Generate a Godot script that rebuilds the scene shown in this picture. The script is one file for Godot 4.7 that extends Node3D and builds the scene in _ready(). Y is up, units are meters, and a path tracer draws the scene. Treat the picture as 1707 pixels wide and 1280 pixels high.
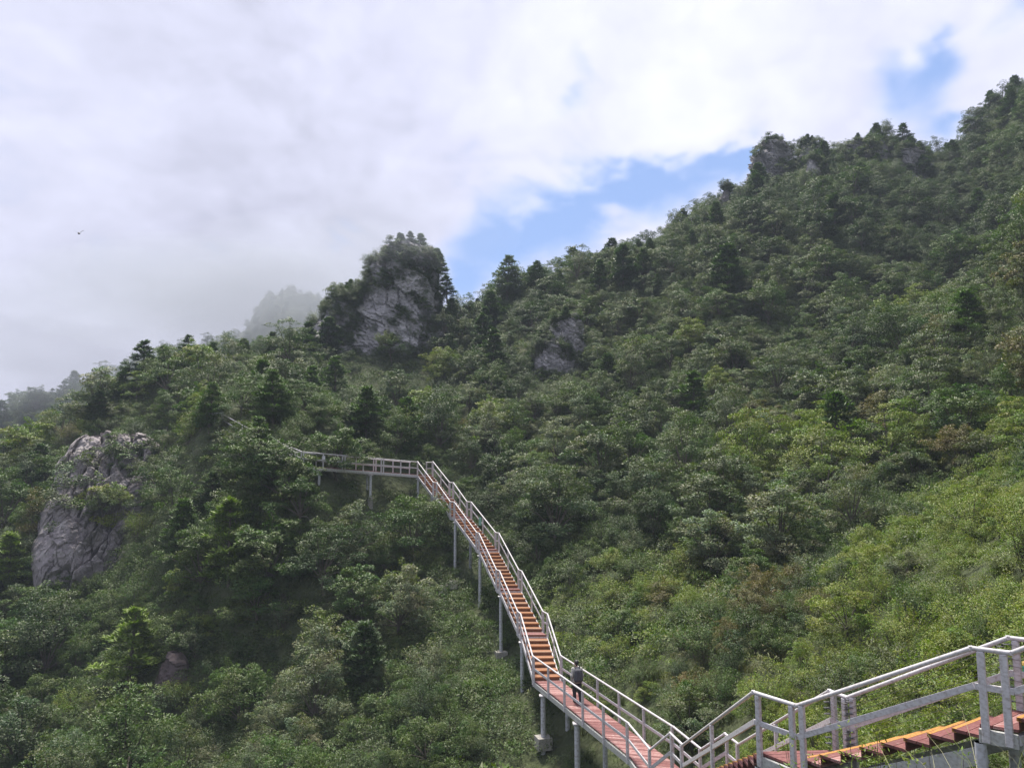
extends Node3D
# A mountainside covered in scrub and small trees, a steel stairway that crosses a gully and climbs to a ridge, crags and low cloud.
# World: metres, y up. The eye stands at the origin, 1.6 m above an upper landing of the same stairway.

const RAIL := 1.05
# ground heights surveyed over the slope; a thin-plate surface runs through them
const CONTROL := [
	Vector3(93.13, 67.75, -132.73), Vector3(85.82, 64.50, -133.13), Vector3(80.63, 56.63, -136.11), Vector3(78.15, 57.16, -139.07), Vector3(68.99, 48.08, -123.06), Vector3(62.51, 49.96, -120.81),
	Vector3(54.75, 47.25, -119.13), Vector3(74.97, 50.26, -122.79), Vector3(80.96, 55.70, -122.12), Vector3(71.55, 60.70, -135.61), Vector3(62.70, 57.73, -135.98), Vector3(53.09, 57.35, -134.01),
	Vector3(44.80, 51.51, -132.71), Vector3(36.73, 47.09, -131.24), Vector3(27.63, 40.70, -129.00), Vector3(19.91, 35.15, -126.66), Vector3(14.39, 32.41, -122.97), Vector3(9.18, 31.86, -119.00),
	Vector3(2.44, 28.07, -115.44), Vector3(-1.21, 26.47, -112.61), Vector3(-5.54, 22.31, -110.10), Vector3(-7.59, 20.89, -108.26), Vector3(-23.95, 15.73, -96.80), Vector3(-27.66, 14.15, -93.98),
	Vector3(-30.37, 13.35, -91.05), Vector3(-34.62, 12.01, -89.20), Vector3(-37.96, 12.43, -87.14), Vector3(-41.12, 10.48, -85.36), Vector3(-42.79, 7.96, -83.65), Vector3(-43.87, 5.11, -79.97),
	Vector3(-46.98, 3.25, -80.20), Vector3(-48.85, 0.15, -78.57), Vector3(-50.56, -0.15, -76.59), Vector3(65.19, 32.29, -101.82), Vector3(52.91, 32.29, -101.82), Vector3(39.86, 30.08, -100.08),
	Vector3(27.01, 24.56, -97.73), Vector3(17.30, 21.04, -96.15), Vector3(8.05, 16.32, -95.72), Vector3(1.18, 13.35, -91.05), Vector3(-4.26, 10.48, -85.36), Vector3(48.42, 14.94, -76.75),
	Vector3(39.30, 13.13, -76.97), Vector3(30.96, 12.23, -79.10), Vector3(21.07, 9.51, -77.42), Vector3(13.42, 6.91, -75.72), Vector3(6.31, 5.73, -75.87), Vector3(0.37, 3.29, -74.15),
	Vector3(-5.39, 3.29, -74.15), Vector3(-8.37, 3.12, -70.14), Vector3(33.50, 3.92, -51.91), Vector3(29.31, 3.24, -54.01), Vector3(23.85, 2.06, -56.17), Vector3(17.62, -0.11, -57.44),
	Vector3(10.95, -0.99, -57.55), Vector3(5.62, -2.31, -57.71), Vector3(1.96, -3.45, -54.83), Vector3(22.17, -1.38, -34.42), Vector3(20.36, -2.23, -35.54), Vector3(17.20, -3.79, -37.74),
	Vector3(13.22, -5.36, -38.94), Vector3(9.24, -6.27, -41.07), Vector3(5.78, -6.90, -43.16), Vector3(3.23, -7.07, -44.19), Vector3(14.34, -3.45, -22.59), Vector3(13.03, -4.69, -24.76),
	Vector3(11.07, -6.08, -26.94), Vector3(8.65, -7.20, -29.09), Vector3(6.15, -8.23, -33.25), Vector3(4.41, -9.01, -35.36), Vector3(1.32, -11.30, -34.63), Vector3(2.50, -11.96, -31.29),
	Vector3(-5.50, -8.98, -47.45), Vector3(-9.88, -7.83, -51.34), Vector3(-13.23, -5.66, -49.06), Vector3(-8.10, -11.18, -42.68), Vector3(-14.47, -10.76, -47.67), Vector3(-19.84, -12.54, -47.89),
	Vector3(-29.36, -13.63, -52.05), Vector3(-24.67, -15.68, -44.24), Vector3(-14.91, -14.48, -40.06), Vector3(-6.72, -12.95, -35.85), Vector3(-1.33, -12.19, -33.74), Vector3(-3.95, -11.24, -39.67),
	Vector3(-18.56, -4.16, -53.41), Vector3(-20.50, 0.34, -58.39), Vector3(-27.61, 0.87, -64.37), Vector3(-21.70, 5.74, -68.81), Vector3(-18.30, 6.66, -79.78), Vector3(-13.64, 8.48, -85.60),
	Vector3(-37.69, 2.15, -74.29), Vector3(-42.88, 1.00, -74.43), Vector3(-31.80, -9.08, -59.55), Vector3(-40.58, -6.06, -65.23), Vector3(-41.24, -7.79, -63.42), Vector3(-50.08, -5.23, -67.14),
	Vector3(-25.92, -5.40, -58.09), Vector3(-18.53, 1.89, -57.70), Vector3(-23.80, 4.14, -62.46), Vector3(-26.52, 4.65, -64.92), Vector3(0.50, -10.42, -39.03), Vector3(-0.61, -9.70, -43.67),
	Vector3(-1.96, -7.89, -48.19), Vector3(-2.81, -6.20, -53.01), Vector3(-3.85, -6.04, -53.01), Vector3(-7.29, -1.60, -60.23), Vector3(-10.52, -2.22, -57.66), Vector3(-13.71, -0.25, -55.03),
	Vector3(5.30, -6.30, -13.50), Vector3(4.60, -10.20, -22.50), Vector3(4.40, -7.60, -17.50), Vector3(6.30, -5.30, -11.50), Vector3(8.50, -4.40, -10.00), Vector3(9.50, -3.60, -7.00),
	Vector3(3.00, -6.60, -7.00), Vector3(0.00, -9.00, -13.00), Vector3(-12.00, -12.50, -20.00), Vector3(-28.00, -14.50, -30.00), Vector3(2.00, -5.00, 0.00), Vector3(10.00, -2.50, -2.00),
	Vector3(0.00, -12.00, -22.00), Vector3(-50.00, -12.00, -45.00), Vector3(-20.00, -11.00, -5.00), Vector3(30.00, 14.00, -20.00), Vector3(55.00, 42.00, -60.00), Vector3(80.00, 58.00, -95.00),
	Vector3(110.00, 75.00, -140.00), Vector3(75.00, 45.00, -175.00), Vector3(45.00, 25.00, -175.00), Vector3(15.00, 12.00, -165.00), Vector3(-10.00, 5.00, -150.00), Vector3(-30.00, 3.00, -140.00),
	Vector3(-55.00, 0.00, -125.00), Vector3(-80.00, -12.00, -110.00), Vector3(-95.00, -25.00, -95.00), Vector3(-80.00, -16.00, -70.00), Vector3(-60.00, -8.00, -100.00), Vector3(25.00, 5.00, -5.00),
	Vector3(22.00, 3.00, 12.00), Vector3(-20.00, -14.00, 15.00), Vector3(5.00, -4.00, 15.00)]
# deck corners of the stairway, left and right edge at each change of slope
var STATION := {
	"A_top_end": [Vector3(7.11, -3.50, -11.29), Vector3(7.99, -3.50, -11.93)],
	"A_top": [Vector3(6.74, -3.50, -11.60), Vector3(7.64, -3.50, -12.28)],
	"B_end": [Vector3(5.04, -5.00, -14.08), Vector3(6.04, -5.00, -14.54)],
	"B_start": [Vector3(4.56, -5.00, -14.92), Vector3(5.89, -5.00, -15.00)],
	"D1_end": [Vector3(4.71, -8.25, -21.98), Vector3(6.13, -8.25, -22.03)],
	"D1_start": [Vector3(4.57, -8.25, -22.97), Vector3(6.00, -8.25, -22.92)],
	"D0": [Vector3(4.11, -8.92, -23.64), Vector3(5.49, -8.92, -23.67)],
	"bend": [Vector3(3.83, -8.92, -26.06), Vector3(5.10, -8.92, -25.70)],
	"F0": [Vector3(1.00, -8.92, -35.54), Vector3(2.13, -8.92, -35.66)],
	"l1a": [Vector3(0.49, -7.64, -39.10), Vector3(1.70, -7.64, -39.10)],
	"l1b": [Vector3(0.35, -7.66, -39.91), Vector3(1.50, -7.66, -39.91)],
	"l2a": [Vector3(-0.63, -6.11, -43.75), Vector3(0.48, -6.11, -43.75)],
	"l2b": [Vector3(-0.82, -6.14, -44.56), Vector3(0.32, -6.14, -44.56)],
	"l3a": [Vector3(-1.98, -4.35, -48.27), Vector3(-0.87, -4.35, -48.27)],
	"l3b": [Vector3(-2.16, -4.37, -49.08), Vector3(-1.09, -4.37, -49.08)],
	"l4a": [Vector3(-3.88, -2.60, -53.09), Vector3(-2.84, -2.60, -53.09)],
	"l4b": [Vector3(-4.22, -2.60, -53.90), Vector3(-3.18, -2.60, -53.90)],
	"l5a": [Vector3(-5.43, -1.30, -56.46), Vector3(-4.34, -1.30, -56.46)],
	"l5b": [Vector3(-5.75, -1.30, -57.26), Vector3(-4.67, -1.30, -57.26)],
	"T": [Vector3(-7.32, 0.31, -60.29), Vector3(-6.24, 0.31, -60.29)],
	"Tf": [Vector3(-8.00, 0.31, -61.19), Vector3(-6.88, 0.31, -61.39)],
	"W0": [Vector3(-7.32, 0.31, -60.29), Vector3(-8.00, 0.31, -61.19)],
	"W1": [Vector3(-14.75, 0.90, -54.17), Vector3(-15.43, 0.90, -55.07)],
	"U1": [Vector3(-18.37, 2.11, -57.05), Vector3(-18.02, 2.11, -58.05)],
	"U2": [Vector3(-23.64, 4.24, -62.83), Vector3(-23.29, 4.24, -63.83)],
	"U3": [Vector3(-26.07, 4.24, -64.34), Vector3(-25.77, 4.24, -65.34)]}
# foot of each support pillar and the height of its head
var PILLARS := [
	[Vector3(2.48, -11.92, -30.61), -9.22],
	[Vector3(1.34, -11.22, -34.40), -9.22],
	[Vector3(2.40, -11.04, -34.76), -9.22],
	[Vector3(0.50, -10.42, -39.03), -7.96],
	[Vector3(-0.61, -9.70, -43.67), -6.45],
	[Vector3(0.50, -7.63, -43.67), -6.45],
	[Vector3(-1.96, -7.89, -48.19), -4.69],
	[Vector3(-2.81, -6.20, -53.01), -2.94],
	[Vector3(-3.85, -6.04, -53.01), -2.94],
	[Vector3(-2.81, -4.13, -53.01), -2.94],
	[Vector3(-7.29, -1.59, -60.23), -0.02],
	[Vector3(-6.21, -0.94, -60.23), -0.02],
	[Vector3(-10.52, -2.22, -57.66), 0.27],
	[Vector3(-10.97, -1.46, -58.75), 0.25],
	[Vector3(-13.71, -0.10, -55.03), 0.52],
	[Vector3(3.56, -11.37, -30.87), -9.22]]
# trees that stand out: kind, place (x, z), height, tone
var CHOSEN := [
	["pine", Vector2(-40.6, -84.0), 5.2, "dark"],
	["pine", Vector2(-36.9, -86.0), 4.2, "dark"],
	["pine", Vector2(-42.0, -82.5), 4.0, "dark"],
	["pine", Vector2(-37.9, -83.3), 4.0, "green"],
	["pine", Vector2(-31.6, -89.9), 3.6, "dark"],
	["pine", Vector2(-28.9, -90.9), 4.0, "dark"],
	["pine", Vector2(-34.5, -87.1), 3.6, "dark"],
	["pine", Vector2(-25.4, -93.6), 5.0, "dark"],
	["pine", Vector2(-23.3, -95.2), 5.0, "dark"],
	["pine", Vector2(-26.1, -90.9), 4.5, "dark"],
	["pine", Vector2(-42.9, -79.6), 3.5, "dark"],
	["pine", Vector2(-0.8, -111.3), 6.6, "pale"],
	["pine", Vector2(2.6, -114.1), 3.8, "green"],
	["pine", Vector2(9.6, -117.8), 4.4, "dark"],
	["tree", Vector2(6.7, -117.0), 4.0, "green"],
	["tree", Vector2(12.7, -120.7), 3.8, "dark"],
	["tree", Vector2(4.2, -114.2), 4.2, "green"],
	["tree", Vector2(-4.6, -108.8), 5.5, "green"],
	["pine", Vector2(26.8, -94.1), 7.5, "dark"],
	["pine", Vector2(66.2, -133.6), 4.5, "dark"],
	["pine", Vector2(71.1, -133.6), 4.0, "dark"],
	["pine", Vector2(79.8, -134.7), 4.0, "dark"],
	["pine", Vector2(52.7, -132.8), 4.2, "dark"],
	["pine", Vector2(47.0, -132.1), 4.0, "dark"],
	["pine", Vector2(86.3, -131.7), 4.5, "dark"],
	["pine", Vector2(90.6, -131.4), 5.0, "dark"],
	["pine", Vector2(-18.5, -51.5), 5.5, "lime"],
	["pine", Vector2(-23.4, -48.7), 5.0, "lime"],
	["pine", Vector2(-23.3, -55.3), 4.5, "green"],
	["pine", Vector2(-39.6, -62.1), 4.5, "lime"],
	["pine", Vector2(-36.5, -62.1), 4.0, "lime"],
	["pine", Vector2(-24.8, -62.9), 4.0, "green"],
	["pine", Vector2(-22.8, -69.3), 4.5, "green"],
	["pine", Vector2(-2.3, -87.5), 5.5, "dark"],
	["pine", Vector2(-19.2, -83.4), 5.0, "green"],
	["pine", Vector2(-18.9, -60.9), 4.5, "green"],
	["pine", Vector2(-19.8, -75.9), 5.0, "green"],
	["tree", Vector2(-6.9, -47.2), 4.2, "silver"],
	["tree", Vector2(3.8, -66.3), 4.6, "silver"],
	["tree", Vector2(-6.7, -54.8), 4.8, "green"],
	["tree", Vector2(14.4, -42.3), 4.4, "silver"],
	["tree", Vector2(16.6, -55.3), 5.6, "lime"],
	["tree", Vector2(20.5, -53.8), 4.6, "lime"],
	["tree", Vector2(9.9, -66.3), 5.0, "grey"],
	["tree", Vector2(2.8, -51.8), 5.6, "grey"],
	["tree", Vector2(-8.9, -74.1), 4.5, "lime"],
	["tree", Vector2(6.9, -60.5), 5.0, "grey"],
	["tree", Vector2(-2.9, -70.3), 5.0, "silver"],
	["tree", Vector2(13.9, -60.2), 5.0, "grey"],
	["tree", Vector2(37.1, -74.9), 5.0, "dark"],
	["tree", Vector2(45.4, -74.6), 5.0, "lime"],
	["tree", Vector2(46.0, -84.1), 5.0, "lime"],
	["tree", Vector2(-9.1, -47.3), 4.0, "green"],
	["tree", Vector2(-14.8, -43.7), 4.2, "green"],
	["tree", Vector2(-26.1, -78.4), 4.5, "grey"],
	["tree", Vector2(-19.2, -53.1), 4.4, "green"],
	["tree", Vector2(-15.1, -49.7), 4.6, "green"],
	["tree", Vector2(-11.6, -48.8), 4.2, "dark"],
	["tree", Vector2(-20.8, -52.4), 4.2, "green"],
	["tree", Vector2(-14.1, -51.9), 4.5, "green"],
	["tree", Vector2(-10.9, -52.0), 4.2, "grey"],
	["tree", Vector2(-15.7, -49.0), 4.0, "green"],
	["tree", Vector2(-25.5, -58.9), 4.4, "green"],
	["tree", Vector2(-28.4, -62.6), 4.4, "dark"],
	["tree", Vector2(-15.9, -53.6), 4.2, "green"],
	["tree", Vector2(-17.6, -54.7), 4.8, "green"],
	["tree", Vector2(-19.3, -56.6), 4.4, "grey"],
	["pine", Vector2(-18.5, -55.7), 5.0, "green"],
	["tree", Vector2(-20.3, -67.8), 4.4, "dark"],
	["tree", Vector2(1.2, -60.5), 4.0, "silver"],
	["tree", Vector2(12.0, -47.7), 4.2, "grey"],
	["tree", Vector2(19.0, -43.5), 3.8, "silver"],
	["tree", Vector2(9.4, -53.7), 4.4, "grey"],
	["tree", Vector2(-12.8, -56.9), 4.0, "green"],
	["tree", Vector2(-12.5, -82.4), 4.6, "grey"],
	["tree", Vector2(26.2, -45.2), 3.4, "rust"],
	["tree", Vector2(36.2, -63.4), 3.6, "rust"]]
# plants rooted in clefts of the rocks: kind, place, height, tone
var CLEFT := [
	["pine", Vector3(-8.54, 23.25, -98.90), 3.2, "dark"],
	["pine", Vector3(-8.07, 20.31, -98.26), 3.0, "dark"],
	["shrub", Vector3(-14.70, 14.52, -93.93), 3.0, "green"],
	["shrub", Vector3(-15.66, 15.99, -93.75), 2.4, "lime"],
	["shrub", Vector3(-8.29, 18.01, -96.52), 3.2, "dark"],
	["shrub", Vector3(-38.04, -8.70, -61.52), 2.6, "green"],
	["shrub", Vector3(-38.04, -6.30, -62.74), 2.2, "dark"],
	["shrub", Vector3(-39.55, -4.02, -63.97), 2.2, "green"],
	["shrub", Vector3(-27.97, -7.35, -59.84), 2.6, "green"],
	["shrub", Vector3(-29.31, -4.80, -61.54), 2.4, "lime"],
	["shrub", Vector3(-29.01, -2.54, -63.28), 2.0, "green"],
	["shrub", Vector3(-32.08, -9.39, -60.09), 2.2, "green"],
	["shrub", Vector3(-34.58, -9.62, -60.12), 2.4, "green"],
	["shrub", Vector3(-29.54, -9.08, -59.55), 2.2, "green"],
	["shrub", Vector3(-33.04, -2.77, -63.01), 2.0, "green"],
	["shrub", Vector3(-32.22, -2.30, -63.25), 1.7, "lime"],
	["shrub", Vector3(-34.00, -3.09, -62.85), 1.3, "green"],
	["shrub", Vector3(-35.27, 3.48, -72.11), 2.2, "dark"],
	["shrub", Vector3(-42.59, 3.56, -73.62), 1.8, "rust"]]
# patches of growth: centre (x, z), radius, tone, share of that tone, size factor, share of trees
var PATCHES := [
	[Vector2(17.6, -28.6), 9.0, "lime", 0.85, 0.50, 0.15],
	[Vector2(19.8, -36.5), 9.0, "lime", 0.70, 0.55, 0.30],
	[Vector2(13.0, -20.6), 8.0, "lime", 0.80, 0.50, 0.10],
	[Vector2(6.3, -42.1), 6.0, "lime", 0.55, 0.55, 0.25],
	[Vector2(2.7, -44.3), 2.5, "lime", 0.80, 0.70, 0.10],
	[Vector2(7.5, -37.2), 6.0, "lime", 0.35, 0.55, 0.25],
	[Vector2(-1.9, -46.5), 5.0, "green", 0.70, 0.35, 0.00],
	[Vector2(-3.6, -51.2), 4.0, "green", 0.70, 0.35, 0.00],
	[Vector2(-0.1, -39.5), 4.0, "green", 0.70, 0.35, 0.05],
	[Vector2(1.1, -55.8), 6.0, "dark", 0.60, 1.00, 0.90],
	[Vector2(15.5, -40.8), 7.0, "silver", 0.50, 0.70, 0.50],
	[Vector2(9.5, -36.1), 6.0, "rust", 0.35, 0.55, 0.30],
	[Vector2(11.5, -31.9), 5.0, "rust", 0.30, 0.50, 0.20],
	[Vector2(-22.4, -53.4), 14.0, "green", 0.50, 0.90, 0.70],
	[Vector2(-21.6, -47.9), 12.0, "dark", 0.40, 0.90, 0.70],
	[Vector2(33.1, -92.8), 25.0, "grey", 0.60, 1.00, 0.90],
	[Vector2(51.1, -106.1), 22.0, "dark", 0.60, 1.00, 0.90],
	[Vector2(12.6, -81.4), 14.0, "grey", 0.60, 0.90, 0.90],
	[Vector2(-2.3, -87.3), 10.0, "dark", 0.60, 1.00, 0.90],
	[Vector2(30.7, -65.6), 14.0, "grey", 0.35, 0.90, 0.80],
	[Vector2(-4.2, -36.7), 8.0, "green", 0.40, 0.70, 0.40],
	[Vector2(-9.4, -42.7), 8.0, "silver", 0.35, 0.70, 0.50],
	[Vector2(37.2, -63.4), 6.0, "grey", 0.30, 0.80, 0.70]]
# places that labels refer to
var LANDMARKS := [
	["the mossy rock tower", Vector3(-15.86, 23.02, -97.92)],
	["the big grey cliff", Vector3(-35.09, -2.60, -64.80)],
	["the pale rock scar", Vector3(6.16, 14.82, -95.91)],
	["the skyline crag", Vector3(46.95, 54.72, -132.32)],
	["the double rock band", Vector3(67.39, 53.12, -132.51)],
	["the highest summit", Vector3(90.63, 69.63, -131.49)],
	["the skyline notch", Vector3(77.07, 60.57, -136.64)],
	["the low green saddle", Vector3(-6.79, 22.54, -109.07)],
	["the tall pale skyline pine", Vector3(-0.76, 30.65, -111.09)],
	["the orange stairs' head", Vector3(-6.80, 0.35, -60.41)],
	["the upper orange stairs", Vector3(-3.18, -2.11, -52.65)],
	["the middle orange stairs", Vector3(-0.45, -5.40, -43.99)],
	["the orange stairs' foot", Vector3(1.59, -7.87, -37.24)],
	["the person on the boardwalk", Vector3(2.62, -8.21, -32.24)],
	["the boardwalk bend", Vector3(4.46, -7.88, -25.85)],
	["the low stair landing", Vector3(5.34, -7.36, -23.07)],
	["the square middle landing", Vector3(5.20, -4.36, -14.64)],
	["the top landing", Vector3(7.23, -2.87, -11.94)],
	["the level walkway", Vector3(-11.26, 0.99, -57.31)],
	["the hidden upper steps", Vector3(-18.37, 2.54, -57.12)],
	["the white braced railing", Vector3(-24.37, 5.57, -63.80)],
	["the flared-base pillar", Vector3(-10.41, -1.42, -57.10)],
	["the tallest thin pillar", Vector3(-0.88, -7.99, -43.90)],
	["the paired boardwalk pillars", Vector3(1.84, -10.02, -34.48)],
	["the small low boulder", Vector3(-20.99, -9.38, -51.53)],
	["the brightest lime thicket", Vector3(18.71, 0.96, -55.30)],
	["the round silver tree", Vector3(3.83, 1.92, -66.26)],
	["the big silver shrub", Vector3(14.44, -3.61, -42.26)],
	["the dark lone conifer", Vector3(26.82, 21.35, -94.10)],
	["the western ridge pines", Vector3(-40.12, 13.47, -84.99)],
	["the misty hillside", Vector3(-90.43, 13.64, -149.45)],
	["the silver stairside tree", Vector3(-6.94, -6.49, -47.14)],
	["the paired lime pines", Vector3(-37.73, -4.84, -62.05)],
	["the upper lime pine", Vector3(-18.45, -8.99, -51.48)],
	["the lower lime pine", Vector3(-23.39, -11.36, -48.75)],
	["the long grass stalks", Vector3(4.96, -3.01, -9.44)],
	["the green skyline tree", Vector3(-4.63, 25.55, -108.70)],
	["the rusty shrub", Vector3(26.18, 1.31, -45.18)]]
# real-world base colours (linear)
var TONES := {
	"green": Color(0.086, 0.146, 0.036), "dark": Color(0.058, 0.1, 0.036), "grey": Color(0.108, 0.15, 0.074), "silver": Color(0.18, 0.222, 0.135),
	"lime": Color(0.185, 0.25, 0.045), "pale": Color(0.13, 0.165, 0.115), "rust": Color(0.15, 0.14, 0.055)}
var TONE_WORDS := {"green": "mid green", "dark": "dark green", "grey": "dull grey-green", "silver": "pale silvery green", "lime": "bright yellow-green", "pale": "pale hazy green", "rust": "brownish olive"}

var rng := RandomNumberGenerator.new()
var noise := FastNoiseLite.new()
var used := {}
var M := {}
var leafmat := {}
var cam: Camera3D
var weights := PackedFloat64Array()
var clear_points := PackedVector3Array()
var deck_points := PackedVector3Array()
var rock_columns := []

const GX0 := -150.0
const GZ0 := -235.0
const GS := 1.5
var gnx := 194
var gnz := 174
var heights := PackedFloat32Array()


class MB:
	var v := PackedVector3Array()
	var n := PackedVector3Array()
	var c := PackedColorArray()
	var ix := PackedInt32Array()

	func corner(p: Vector3, q: Vector3, col: Color) -> void:
		v.append(p)
		n.append(q)
		c.append(col)

	func quad(a: Vector3, b: Vector3, d: Vector3, e: Vector3, col := Color.WHITE) -> void:
		# a b d e run clockwise seen from the front
		var k := v.size()
		var q := (d - a).cross(b - a).normalized()
		if q.length_squared() < 0.5:
			q = (e - a).cross(d - a).normalized()
		corner(a, q, col)
		corner(b, q, col)
		corner(d, q, col)
		corner(e, q, col)
		ix.append_array([k, k + 1, k + 2, k, k + 2, k + 3])

	func prism(p: Array, thick: float, col := Color.WHITE) -> void:
		# p: four top corners, clockwise seen from above; the slab hangs below them
		var d := Vector3(0, -thick, 0)
		quad(p[0], p[1], p[2], p[3], col)
		quad(p[3] + d, p[2] + d, p[1] + d, p[0] + d, col)
		for i in 4:
			var a: Vector3 = p[i]
			var b: Vector3 = p[(i + 1) % 4]
			quad(b, a, a + d, b + d, col)

	func box(t: Transform3D, s: Vector3, col := Color.WHITE) -> void:
		var h := s * 0.5
		var b := minf(minf(h.x, minf(h.y, h.z)) * 0.25, 0.012)
		for ax in 3:
			for sg in [-1.0, 1.0]:
				var o := Vector3.ZERO
				o[ax] = sg
				var u := Vector3.ZERO
				u[(ax + 1) % 3] = 1.0
				var w := Vector3.ZERO
				w[(ax + 2) % 3] = 1.0
				var cc := o * h
				var uu := u * (h - Vector3.ONE * b)
				var ww := w * (h - Vector3.ONE * b)
				var pts := [cc - uu - ww, cc + uu - ww, cc + uu + ww, cc - uu + ww]
				if sg > 0:
					pts.reverse()
				quad(t * pts[0], t * pts[1], t * pts[2], t * pts[3], col)
				# chamfers along two of the four edges of this face; the other faces add the rest
				for s2 in [-1.0, 1.0]:
					var e1: Vector3 = cc + u * s2 * (h - Vector3.ONE * b)
					var e2: Vector3 = o * (h - Vector3.ONE * b) + u * s2 * h
					var q := [e1 - ww, e1 + ww, e2 + ww, e2 - ww]
					if sg * s2 < 0:
						q.reverse()
					quad(t * q[0], t * q[1], t * q[2], t * q[3], col)

	func bar(a: Vector3, b: Vector3, w: float, h: float, col := Color.WHITE) -> void:
		var z := (b - a).normalized()
		var up := Vector3.UP if absf(z.y) < 0.9 else Vector3.RIGHT
		var x := up.cross(z).normalized()
		var y := z.cross(x)
		box(Transform3D(Basis(x, y, z), (a + b) * 0.5), Vector3(w, h, a.distance_to(b)), col)

	func post(a: Vector3, h: float, w: float, dep: float, along: Vector3, col := Color.WHITE) -> void:
		var z := Vector3(along.x, 0, along.z).normalized()
		var x := Vector3.UP.cross(z).normalized()
		box(Transform3D(Basis(x, Vector3.UP, z), a + Vector3(0, h * 0.5, 0)), Vector3(dep, h, w), col)

	func tube(a: Vector3, b: Vector3, ra: float, rb: float, seg: int, col := Color.WHITE, caps := true) -> void:
		var z := (b - a).normalized()
		var up := Vector3.UP if absf(z.y) < 0.9 else Vector3.RIGHT
		var x := up.cross(z).normalized()
		var y := z.cross(x)
		var k := v.size()
		for i in seg + 1:
			var t := TAU * i / seg
			var q := x * cos(t) + y * sin(t)
			corner(a + q * ra, q, col)
			corner(b + q * rb, q, col)
		for i in seg:
			var j := k + i * 2
			ix.append_array([j, j + 1, j + 3, j, j + 3, j + 2])
		if caps:
			for e in 2:
				var m := v.size()
				var o := b if e else a
				var r := rb if e else ra
				corner(o, z if e else -z, col)
				for i in seg + 1:
					var t := TAU * i / seg
					corner(o + (x * cos(t) + y * sin(t)) * r, z if e else -z, col)
				for i in seg:
					ix.append_array([m, m + 1 + i, m + 2 + i])

	func leaf(p: Vector3, dir: Vector3, side: Vector3, out: Vector3, ln: float, wd: float, col: Color) -> void:
		var k := v.size()
		var g := dir.cross(side).normalized()
		var turned := g.dot(out) < 0.0
		if turned:
			g = -g
		var q := (g * 0.55 + out * 0.6).normalized()
		var m := p + dir * ln * 0.45 - g * wd * 0.18
		corner(p, q, col)
		corner(m + side * wd * 0.5, (q + side * 0.35).normalized(), col)
		corner(p + dir * ln - g * ln * 0.12, q, col)
		corner(m - side * wd * 0.5, (q - side * 0.35).normalized(), col)
		if turned:
			ix.append_array([k, k + 2, k + 1, k, k + 3, k + 2])
		else:
			ix.append_array([k, k + 1, k + 2, k, k + 2, k + 3])

	func blade(pts: Array, w: float, side: Vector3, col: Color) -> void:
		var k := v.size()
		for i in pts.size():
			var f := 1.0 - float(i) / (pts.size() - 1)
			var q := Vector3(side.z, 0.4, -side.x).normalized()
			corner(pts[i] - side * w * 0.5 * f, q, col)
			corner(pts[i] + side * w * 0.5 * f, q, col)
		for i in pts.size() - 1:
			var j := k + i * 2
			ix.append_array([j, j + 2, j + 1, j + 1, j + 2, j + 3])

	func mesh() -> ArrayMesh:
		var a := []
		a.resize(Mesh.ARRAY_MAX)
		a[Mesh.ARRAY_VERTEX] = v
		a[Mesh.ARRAY_NORMAL] = n
		a[Mesh.ARRAY_COLOR] = c
		a[Mesh.ARRAY_INDEX] = ix
		var m := ArrayMesh.new()
		m.add_surface_from_arrays(Mesh.PRIMITIVE_TRIANGLES, a)
		return m


# ---------------------------------------------------------------- naming
func numbered(called: String) -> String:
	var k: int = used.get(called, 0)
	used[called] = k + 1
	return called if k == 0 else "%s_%03d" % [called, k]


func thing(called: String, label: String, category: String, at := Vector3.ZERO, group := "") -> Node3D:
	var o := Node3D.new()
	o.name = numbered(called)
	add_child(o, true)
	o.position = at
	o.set_meta("label", label)
	o.set_meta("category", category)
	if group:
		o.set_meta("group", group)
	return o


func put(called: String, mb, mat: Material, parent: Node, label := "") -> MeshInstance3D:
	var o := MeshInstance3D.new()
	o.name = called
	o.mesh = mb if mb is Mesh else mb.mesh()
	o.material_override = mat
	parent.add_child(o, true)
	if label:
		o.set_meta("label", label)
	return o


func branch(called: String, parent: Node, label := "") -> Node3D:
	var o := Node3D.new()
	o.name = called
	parent.add_child(o, true)
	if label:
		o.set_meta("label", label)
	return o


func structure(called: String, mb, mat: Material) -> MeshInstance3D:
	var o := put(numbered(called), mb, mat, self)
	o.set_meta("kind", "structure")
	return o


# ---------------------------------------------------------------- materials
func srgb(c: Color) -> Color:
	return c.linear_to_srgb()


func grain(freq: float, octaves: int, colors: Array, kind := FastNoiseLite.TYPE_SIMPLEX_SMOOTH, size := 512, sd := 1) -> NoiseTexture2D:
	var f := FastNoiseLite.new()
	f.seed = sd
	f.noise_type = kind
	f.frequency = freq
	f.fractal_octaves = octaves
	var t := NoiseTexture2D.new()
	t.width = size
	t.height = size
	t.seamless = true
	t.noise = f
	var g := Gradient.new()
	var offs := PackedFloat32Array()
	var cols := PackedColorArray()
	for i in colors.size():
		offs.append(float(i) / (colors.size() - 1))
		cols.append(srgb(colors[i]))
	g.offsets = offs
	g.colors = cols
	t.color_ramp = g
	return t


func bumps(freq: float, octaves: int, sd := 3) -> NoiseTexture2D:
	var f := FastNoiseLite.new()
	f.seed = sd
	f.frequency = freq
	f.fractal_octaves = octaves
	var t := NoiseTexture2D.new()
	t.width = 512
	t.height = 512
	t.seamless = true
	t.noise = f
	return t


func plain(col: Color, rough := 0.7, metal := 0.0) -> StandardMaterial3D:
	var m := StandardMaterial3D.new()
	m.albedo_color = srgb(col)
	m.roughness = rough
	m.metallic = metal
	return m


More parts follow.
